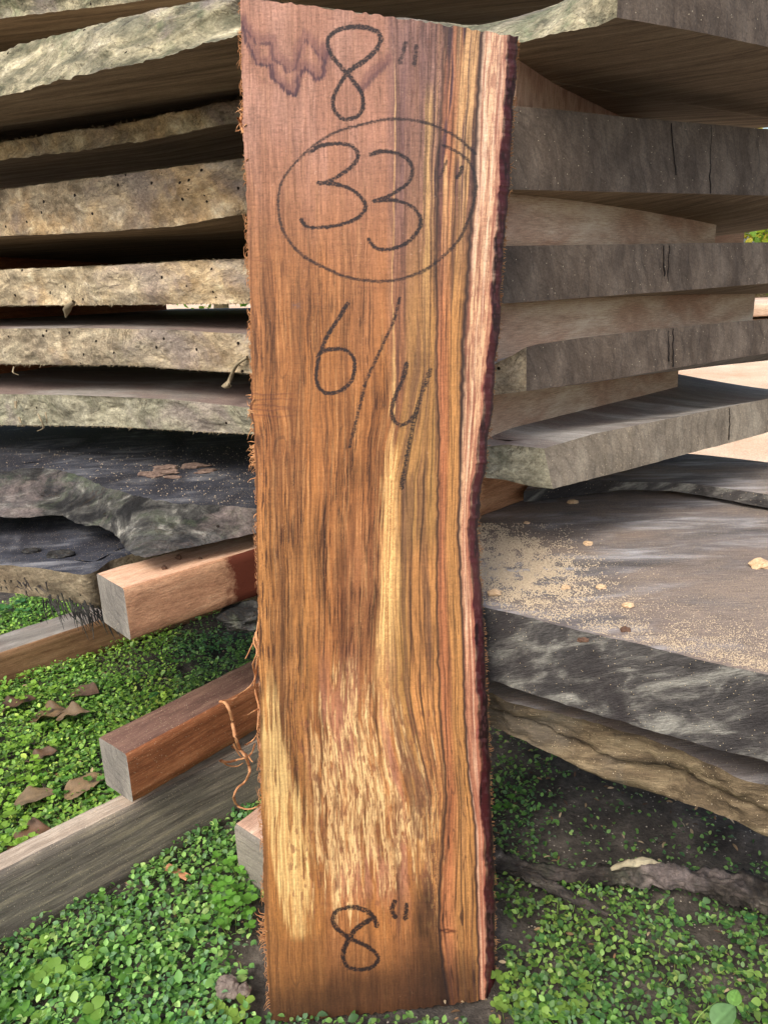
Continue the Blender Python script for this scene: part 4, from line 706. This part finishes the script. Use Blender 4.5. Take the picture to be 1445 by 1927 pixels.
def clover(lab, boxes, grp):
    PXs, PYs, H, Z, Cc = [], [], [], [], []
    for (x0, x1, y0, y1, n_, h0, h1, s0_, s1_, co) in boxes:
        PXs += list(rng.uniform(x0, x1, n_)); PYs += list(rng.uniform(y0, y1, n_)); H += list(rng.uniform(h0, h1, n_)); Z += list(rng.uniform(s0_, s1_, n_)); Cc += [lin(co)*rng.uniform(.8, 1.2) for _ in range(n_)]
    V, F_, C_ = trefoils(PXs, PYs, np.array(H), np.array(Z), np.array(Cc)); o = mesh_np('clover_patch', V, F_, MLEAF, col=C_); tag(o, lab, 'clover', kind='stuff'); return o
LIME, MIDG = (132, 172, 62), (92, 140, 56)
clover('lime round-leaved clover rising at the left border behind the long timber', [(-60, 120, 1300, 1370, 34, .01, .035, .006, .0085, LIME), (-60, 90, 1390, 1560, 60, .01, .03, .006, .0095, LIME), (90, 230, 1360, 1560, 60, .008, .02, .004, .007, MIDG), (-40, 60, 1560, 1620, 26, .01, .02, .006, .009, LIME), (130, 330, 1270, 1370, 26, .006, .016, .004, .006, MIDG), (-60, 60, 1150, 1180, 24, .01, .03, .008, .012, (70, 120, 60))], None)
clover('clover patch in the lower left corner in front of the long timber', [(60, 190, 1800, 1927, 26, .006, .014, .010, .0135, (120, 158, 66)), (-80, 60, 1830, 1927, 22, .006, .012, .008, .012, MIDG), (180, 420, 1700, 1900, 50, .004, .012, .005, .009, MIDG), (300, 460, 1880, 1990, 14, .005, .012, .008, .012, (130, 160, 70)), (-80, 500, 1930, 2060, 60, .005, .012, .008, .012, MIDG)], None)
clover('tall clover sprigs beside the grey block left of the board', [(395, 470, 1650, 1780, 34, .008, .03, .006, .0088, (104, 156, 60))], None)
clover('scattered clover among small leaves right of the board foot', [(930, 1100, 1840, 1927, 34, .004, .014, .005, .009, (126, 158, 70)), (1000, 1445, 1720, 1927, 50, .004, .012, .004, .008, (82, 124, 66)), (935, 960, 1515, 1530, 4, .004, .012, .006, .008, MIDG), (930, 1600, 1930, 2060, 70, .005, .012, .006, .01, MIDG)], None)
n = 2600; lx_ = rng.uniform(-.78, .62, n); ly_ = rng.uniform(.32, 1.4, n); k_ = ~inside(lx_, ly_); lx_, ly_ = lx_[k_], ly_[k_]; n = len(lx_); P = np.stack([lx_, ly_, gnoise(lx_, ly_)+rng.uniform(.001, .010, n)], 1)
A = np.stack([lin((120, 92, 66)), lin((150, 124, 92)), lin((86, 66, 52)), lin((170, 150, 120))]); V1, c1 = leaf_batch(P, rng.uniform(.002, .011, n), rng.uniform(0, 6.28, n), rng.normal(0, .3, n), rng.normal(0, .5, n), [(a_, b_*.5) for a_, b_ in OV], A[rng.choice(4, n)]*rng.uniform(.6, 1.2, n)[:, None])
o = mesh_np('leaf_litter', V1, (np.arange(n)[:, None, None]*9+np.array(OF)[None]).reshape(-1, 3), m_attr('litter', .8, .2), col=c1); tag(o, 'tiny brown bits of bark and dry leaf scattered over the ground', 'leaf litter', kind='stuff')
n = 420; gx_ = rng.uniform(-.7, .6, n); gy_ = rng.uniform(.34, 1.0, n); k_ = ~inside(gx_, gy_); gx_, gy_ = gx_[k_], gy_[k_]; pxg, pyg = project(np.stack([gx_, gy_, 0*gx_], 1)); k_ = ~((pxg > 470) & (pxg < 950)) & (pyg > 1650); gx_, gy_ = gx_[k_], gy_[k_]; bl = []
for a_, b_ in zip(gx_, gy_):
    z_ = gnoise(a_, b_); h_ = rng.uniform(.008, .026); d1, d2 = rng.normal(0, .014, 2); bl.append(tube(smooth_poly([(a_, b_, z_), (a_+d1*.4, b_+d2*.4, z_+h_*.8), (a_+d1*1.3, b_+d2*1.3, z_+h_)], 4), np.linspace(.0011, .0002, 9), 3, .5))
V, Fq = join(bl); o = mesh_np('grass', V, Fq, m_plain('grass_blade', (96, 130, 60), (142, 168, 88), 60)); tag(o, 'thin grass blades poking up through the small leaves', 'grass', kind='stuff')
# broad leaves low right
def big_leaf(pxy, size, az, col, lab, h=.02, tilt=.2, shape=None, name='broad_leaf', cat='leaf', group=None, fold=.2, curl=0, mat=None, k=9):
    B = hz(*pxy, h); uu = np.linspace(0, 1, 14); ww = np.sin(uu**.8*math.pi)**.75*.36*(1+.12*np.sin(uu*8+pxy[0])*(mat is not None)); ww[-1] = .01; vv = np.linspace(-1, 1, k)
    a = uu[:, None]*np.ones(k)[None]; b = ww[:, None]*vv[None]*(1+.12*(vn(uu[:, None]*5, vv[None]*1, 0, int(pxy[0]))-.5)); zz = fold*np.abs(b)-.25*(a-.5)**2+abs(curl)*(.05*(b/.3)**2+.14*(fbm(a*3, b*6, 0, int(pxy[1]), 3)-.5)+.05*np.sin(a*13+b*9+int(pxy[0]))*np.abs(b/.3))
    ct, st_ = math.cos(tilt), math.sin(tilt); a2 = a*ct-zz*st_; z2 = a*st_+zz*ct; x = (a2*math.cos(az)-b*math.sin(az))*size; y = (a2*math.sin(az)+b*math.cos(az))*size
    V = np.stack([x, y, z2*size], -1)+B; vein = np.exp(-(vv/.06)**2)[None, :, None]*.25; rib = (np.abs(((a*7+np.abs(vv)[None]*1.4) % 1)-.5) < .06)[..., None]*.12
    cl_ = np.broadcast_to(lin(col), (14, k, 3))*(1+vein+rib)*(1+(fbm(a*9, b*22, 0, int(pxy[0])+3, 3)-.5)[..., None]*.7)
    o = mesh_np(name, V.reshape(-1, 3), grid_faces(14, k), mat or MLEAF, loc=B, col=cl_.reshape(-1, 3)); tag(o, lab, cat, group)
    m = o.modifiers.new('thick', 'SOLIDIFY'); m.thickness = .0004; m2 = o.modifiers.new('sub', 'SUBSURF'); m2.levels = 1; m2.render_levels = 1; return o
big_leaf((1340, 1928), .028, .5, (112, 150, 96), 'large pale green leaf, broadest at the lower right corner', .02)
big_leaf((1376, 1892), .017, .9, (118, 162, 80), 'mid-size yellow-green leaf just above the broadest leaf at lower right', .02)
big_leaf((1400, 1732), .015, .2, (70, 120, 70), 'round green leaf under the bark strip near the right border', .008)
big_leaf((1010, 1890), .03, -.55, (112, 156, 70), 'narrow light green grass-like leaf right of the board foot', .006, .05)
big_leaf((280, 1312), .018, .6, (74, 124, 58), 'broad green leaf in the small-leaf carpet behind the red-brown beam', .012)
# dead leaves
MDL = m_attr('dead_leaf', .55, .4, .08, .3); GD = 'dead brown leaves among the clover'
for p, s, az, co, lb, h, ti, cu in (((128, 1303), .05, -.25, (118, 92, 84), 'dull mauve-brown dead leaf below the brown timber', .012, .15, .6), ((55, 1356), .055, .15, (122, 98, 82), 'curled brown dead leaf with folded rim, larger of a touching pair', .012, .2, 1.3), ((105, 1352), .045, .1, (134, 112, 100), 'curled grey-brown dead leaf, right one of a touching pair', .02, .2, -1.2),
        ((52, 1432), .035, .3, (104, 78, 66), 'small dark brown cupped leaf under the curled pair', .012, .2, 1.2), ((120, 1500), .05, .75, (150, 124, 110), 'pinkish dead leaf lying beside the red-brown beam end', .01, .12, .5), ((25, 1510), .045, .3, (138, 116, 104), 'flat pale brown leaf at the left border above the long timber', .012, .1, .5),
        ((10, 1590), .05, .25, (112, 82, 70), 'rust-brown curled leaf close above the long timber', .012, .15, 1.), ((-6, 1338), .05, .4, (96, 70, 60), 'dark brown leaf cut by the left border under the clover sprigs', .014, .2, .8), ((85, 1262), .04, .2, (120, 122, 116), 'grey dead leaf lying flat against the brown timber', .006, .05, .3)):
    big_leaf(p, s*1.15, az, (co[0]*.86, co[1]*.86, co[2]*.72), lb, h, ti, name='dead_leaf', cat='dead leaf', group=GD, curl=cu, mat=MDL, fold=.1)

# ------------------------------------------------------------------ pebbles, crumbs, chips
def rock(name, lab, cat, P, r, mat, group=None, sc=(1, 1, .7), seed=1, n=14):
    th = np.linspace(0, math.pi, n); ph = np.linspace(0, 2*math.pi, 2*n+1)[:-1]; T, Ph = np.meshgrid(th, ph, indexing='ij'); D = np.stack([np.sin(T)*np.cos(Ph), np.sin(T)*np.sin(Ph), np.cos(T)], -1)
    R = r*(1+(fbm(D[..., 0]*1.6+seed, D[..., 1]*1.6, D[..., 2]*1.6, seed, 4)-.5)*1.3); V = D*R[..., None]*np.array(sc)+P+np.array([0, 0, r*sc[2]*.6])
    K_ = 2*n; i = np.arange(n-1)[:, None]*K_+np.arange(K_)[None]; j = np.arange(n-1)[:, None]*K_+(np.arange(K_)[None]+1) % K_
    o = mesh_np(name, V.reshape(-1, 3), np.stack([i, i+K_, j+K_, j], -1).reshape(-1, 4)[:, ::-1], mat, loc=P, smooth=False); return tag(o, lab, cat, group)
MPT = m_plain('tan_chip', (172, 140, 104), (226, 196, 160), 120); MPD = m_plain('dark_crumb', (70, 50, 40), (120, 92, 74), 200); MPG = m_plain('grey_clod', (84, 74, 68), (138, 124, 114), 150)
for i, (p, r, lab, m) in enumerate((((1428, 1066), .0105, 'largest tan stone chip on the sawdusty slab at the right border', MPT), ((1180, 1142), .0050, 'pale crumbly lump in the middle of the sawdusty slab', MPT), ((1064, 1108), .0042, 'tan lump at the edge of the sawdust heap', MPT), ((1077, 947), .0058, 'flat beige chip near the shaded back of the sawdusty slab', MPT),
        ((991, 985), .0034, 'small round tan pebble beside the orange-brown spacer', MPT), ((1106, 1025), .0048, 'flat tan chip above the sawdust heap', MPT), ((1130, 1107), .0048, 'crumbly tan lump right of the sawdust heap', MPT), ((1176, 1187), .0040, 'dark fuzzy crumb near the front edge of the sawdusty slab', MPD), ((1096, 1206), .0040, 'dark crumb on the rough front edge of the sawdusty slab', MPD), ((930, 1120), .0065, 'tan lump of sawdust next to the board', MPT), ((1166, 912), .0035, 'small stone under the dusty cut corner', MPT))):
    rock('wood_chip' if m is MPT else 'dirt_crumb', lab, 'wood chip' if m is MPT else 'crumb', hz(*p, z6), r*.82, m, 'chips and crumbs on the sawdusty slab', (1.3, 1, .6), i+3)
for i, (p, lab) in enumerate((((337, 1052), 'largest dark crumb on the pinkish beam top'), ((310, 1071), 'dark crumb nearest the pinkish beam end'), ((377, 1052), 'smallest dark crumb on the pinkish beam top'))):
    rock('dirt_crumb', lab, 'crumb', hz(*p, .352), (.0034, .0028, .0018)[i], MPD, 'crumbs on the pinkish beam', (1, 1, .9), i+31)
for i, (p, r, lab) in enumerate((((60, 1038), .009, 'black bark flake, left one of two on the dusty slab'), ((115, 1046), .012, 'black bark flake, larger one of two on the dusty slab'))): rock('bark_flake', lab, 'bark flake', hz(*p, .346), r, MDARK, 'bark flakes on the dusty slab', (1.3, .8, .3), i+41)
MBF = m_plain('reddish_bark', (76, 62, 56), (140, 118, 104), 140)
for i in range(9):
    p = (275+rng.uniform(0, 120), 888+rng.uniform(-12, 12)); rock('bark_flake', 'reddish bark flake in the loose heap on the blackened slab', 'bark flake', hz(*p, .400), rng.uniform(.004, .010), MBF, 'reddish bark flakes heaped on the blackened slab', (1.8, .7, .35), i+51)
for i, (p, r, lab) in enumerate((((430, 1868), .010, 'grey-brown soil clod, left one of a pair left of the board foot'), ((460, 1868), .007, 'smaller soil clod, right one of a pair left of the board foot'))): rock('soil_clod', lab, 'soil clod', hz(*p, .004), r, MPG, 'soil clods by the board foot', (1.1, 1, .8), i+61)
ci, cj = hz(308, 1634, .016), hz(350, 1656, .013)
prism('wood_chip', 'orange sliver of wood lying on the leaves below the long timber', 'wood chip', ci, cj, (cj-ci)@np.array([[0, 1, 0], [-1, 0, 0], [0, 0, 0]])*.28, .002, (MBEAM, MBEAM, MBEAM), wob=.0012, bevel=.0004)
# sawdust (uncountable grains)
def grains(name, lab, pts, zf, r, mat, kind='stuff'):
    B = np.array([hz(a, b, zf) for a, b in pts]); n = len(B); T = np.array([[1, 0, -.3], [-.5, .87, -.3], [-.5, -.87, -.3], [0, 0, .9]]); a = rng.uniform(0, 6.28, n); R_s = rng.uniform(.5, 1.4, (n, 1, 1))*r
    ca, sa = np.cos(a)[:, None], np.sin(a)[:, None]; X_ = T[None, :, 0]*ca*1.4-T[None, :, 1]*sa; Y_ = T[None, :, 0]*sa*1.4+T[None, :, 1]*ca; V = np.stack([X_, Y_, np.broadcast_to(T[None, :, 2], X_.shape)], -1)*R_s+B[:, None]
    V[..., 2] += r*.3; F_ = (np.arange(n)[:, None, None]*4+np.array([(0, 1, 2), (0, 3, 1), (1, 3, 2), (2, 3, 0)])[None]).reshape(-1, 3); o = mesh_np(name, V.reshape(-1, 3), F_, mat, smooth=False); return tag(o, lab, 'sawdust', kind=kind)
pts = []
while len(pts) < 15000:
    a_ = rng.normal(960, 70); b_ = rng.normal(1055, 38)+(a_-960)*.28
    if 880 < a_ < 1240 and b_ < ymap(R6T, a_)-4 and b_ > 985 and vn(a_/16, b_/9, 0, 221)*.8+.3*vn(a_/5, b_/4, 0, 222)+rng.normal(0, .16) > .52: pts.append((a_, b_))
MSD = m_plain('sawdust_grain', (160, 142, 118), (206, 188, 160), 400)
grains('sawdust', 'pale sawdust heap scattered on the grey slab right of the board', pts, z6, .00075, MSD)
pts = []
while len(pts) < 8000:
    a_ = rng.uniform(900, 1600); e = ymap(R6T, a_); b_ = e-3-abs(rng.normal(0, 45)); k = sm(1000, 1150, a_)*.5+.12*(b_ < e-60)
    if vn(a_/40, b_/14, 0, 223)+.3*vn(a_/6, b_/5, 0, 224)+rng.normal(0, .2) > .85-k*.45 or rng.random() < .04: pts.append((a_, b_))
grains('sawdust', 'fine sawdust dusting along the front edge of the grey slab', pts, z6, .00045, MSD)
pts = [(rng.uniform(0, 480), rng.uniform(840, 1000)) for _ in range(900)]; grains('sawdust', 'light dust specks on the blackened slab', [p for p in pts if p[1] < ymap([(0, 888), (60, 880), (140, 890), (230, 925), (330, 948), (480, 955)], p[0])-3], .400, .0007, MSD)

# ------------------------------------------------------------------ bark strip and spur on the ground
def log(name, lab, pts, rad, mats, z=.015, flat=(1, 1), seed=3, cat='bark strip', group=None):
    P = smooth_poly([np.append(hz(x, y, z)[:2], z+dz) for x, y, dz in pts], 40); rr = np.interp(np.linspace(0, 1, len(P)), np.linspace(0, 1, len(rad)), rad); rr = rr*.56; v, f = tube(P, rr, 48, flat[0])
    c_ = np.repeat(P, 48, 0); th_ = np.tile(np.arange(48)/48*6.283, len(P)); al = np.repeat(np.arange(len(P)), 48); d_ = v-c_; nz = fbm(v[:, 0]/.05, v[:, 1]/.05, v[:, 2]/.012, seed, 5)-.5; nz2 = 1.8*(fbm(v[:, 0]/.010, v[:, 1]/.010, v[:, 2]/.005, seed+2, 4)-.5)
    rd = np.abs(fbm(np.cos(th_)*4+al*.012, np.sin(th_)*4, al*.03, seed+6, 4)-.5); v = c_+d_*(1+1.1*nz[:, None]+.8*nz2[:, None]+1.6*(.12-rd)[:, None]); o = mesh_np(name, v, f, mats, loc=P[0]); return tag(o, lab, cat, group)
MBS = m_live('dark_log_bark', ((18, 16, 15), (40, 36, 33), (68, 62, 57), (140, 134, 126)), .15, .6, 0, (78, 72, 70)); GBk = 'bark strips on the ground'
log('bark_strip', 'long dark knobbly bark strip lying on the soil right of the board', [(880, 1612, .01), (930, 1625, .006), (1000, 1640, 0), (1080, 1648, .0), (1150, 1650, .003), (1210, 1652, .006), (1300, 1670, .008), (1400, 1690, .008), (1480, 1715, .008), (1600, 1750, .008)], [.014, .017, .012, .010, .013, .015, .016, .020, .020, .02], MBS, .014, (1.3, 1), 3, group=GBk)
log('bark_strip', 'short dark bark spur slanting toward the bare soil, below the long strip', [(985, 1650, .006), (1030, 1672, .004), (1085, 1697, .002), (1144, 1722, 0)], [.011, .010, .008, .004], MBS, .010, (1.2, 1), 5, group=GBk)
log('bark_strip', 'peeled pale sliver on top of the long dark bark strip', [(1148, 1650, .010), (1180, 1644, .013), (1220, 1641, .013), (1256, 1646, .010)], [.002, .007, .006, .001], m_plain('peeled_wood', (134, 124, 100), (172, 162, 136), 60), .018, (1.2, 1), 7, group=GBk)
# stump end of the lower slab chunk behind beam
rock('wood_block', 'broken grey slab corner seen in the dark between the two square beams', 'wood block', hz(478, 1172, .27), .030, MDARK, None, (1.2, .9, .5), 71, 26)

# ------------------------------------------------------------------ things seen far through the gaps
def bush(name, lab, x, y, r, h, cols, seed):
    n = 5000; D = rng.normal(size=(n, 3)); D /= np.linalg.norm(D, axis=1)[:, None]; rr = r*(.55+.5*rng.random(n))*(1+.5*(fbm(D[:, 0]*3, D[:, 1]*3, D[:, 2]*3, seed, 3)-.5)*2)
    P = D*rr[:, None]*np.array([1, 1, h/r*.5])+np.array([x, y, h*.55]); co = np.array([lin(cols[i]) for i in rng.choice(len(cols), n)])*rng.uniform(.7, 1.3, n)[:, None]
    v, cc_ = leaf_batch(P, np.full(n, .12), rng.uniform(0, 6.28, n), rng.normal(0, .8, n), rng.normal(0, .6, n), OV, co)
    root = bpy.data.objects.new(name, None); S.collection.objects.link(root); root.location = (x, y, 0); root['_o'] = [x, y, 0., 0.]; tag(root, lab, 'tree', 'trees beyond the stack')
    mesh_np('crown', v, (np.arange(n)[:, None, None]*9+np.array(OF)[None]).reshape(-1, 3), MLEAF, parent=root, col=cc_)
    tv, tf = tube([(x, y, -.1), (x+.05, y, h*.3), (x-.04, y+.03, h*.6)], [.12, .09, .05], 10); mesh_np('trunk', tv, tf, MBARKT, parent=root)
bush('tree', 'yellow-green tree seen through the gap at the far right', 5.2, 11., 1.6, 3.4, ((150, 180, 60), (120, 160, 60), (200, 190, 80)), 1)
bush('tree', 'dark green tree seen through the gap left of the yellow-green one', 3.5, 13., 2., 3.6, ((80, 120, 60), (100, 140, 80)), 2)
bush('tree', 'bright green tree seen through the narrow gap left of the board', -2.3, 12., 1.8, 3.2, ((150, 190, 70), (110, 160, 60)), 3)
for k, (z0, lab) in enumerate(((.478, 'upper plank of the distant pile through the right-hand gap'), (.420, 'lower plank of the distant pile through the right-hand gap'))):
    prism('plank', lab, 'plank', (1.30, 2.9, z0), (2.9, 3.2, z0), (-.05, .4, 0), .045, (MSPB, MSPB, MSPB), 'distant pile of planks')
for k, xx in enumerate((1.75, 2.6)):
    prism('wood_block', ('left' if k == 0 else 'right')+' support block under the distant plank pile', 'wood block', (xx, 2.98+.16*k, .374), (xx+.08, 2.99+.16*k, .374), (-.01, .3, 0), .38, (MBEAM2, MBEAM2, MBEAM2), 'supports of the distant plank pile')
for o in S.objects:
    if '_o' in o: del o['_o']
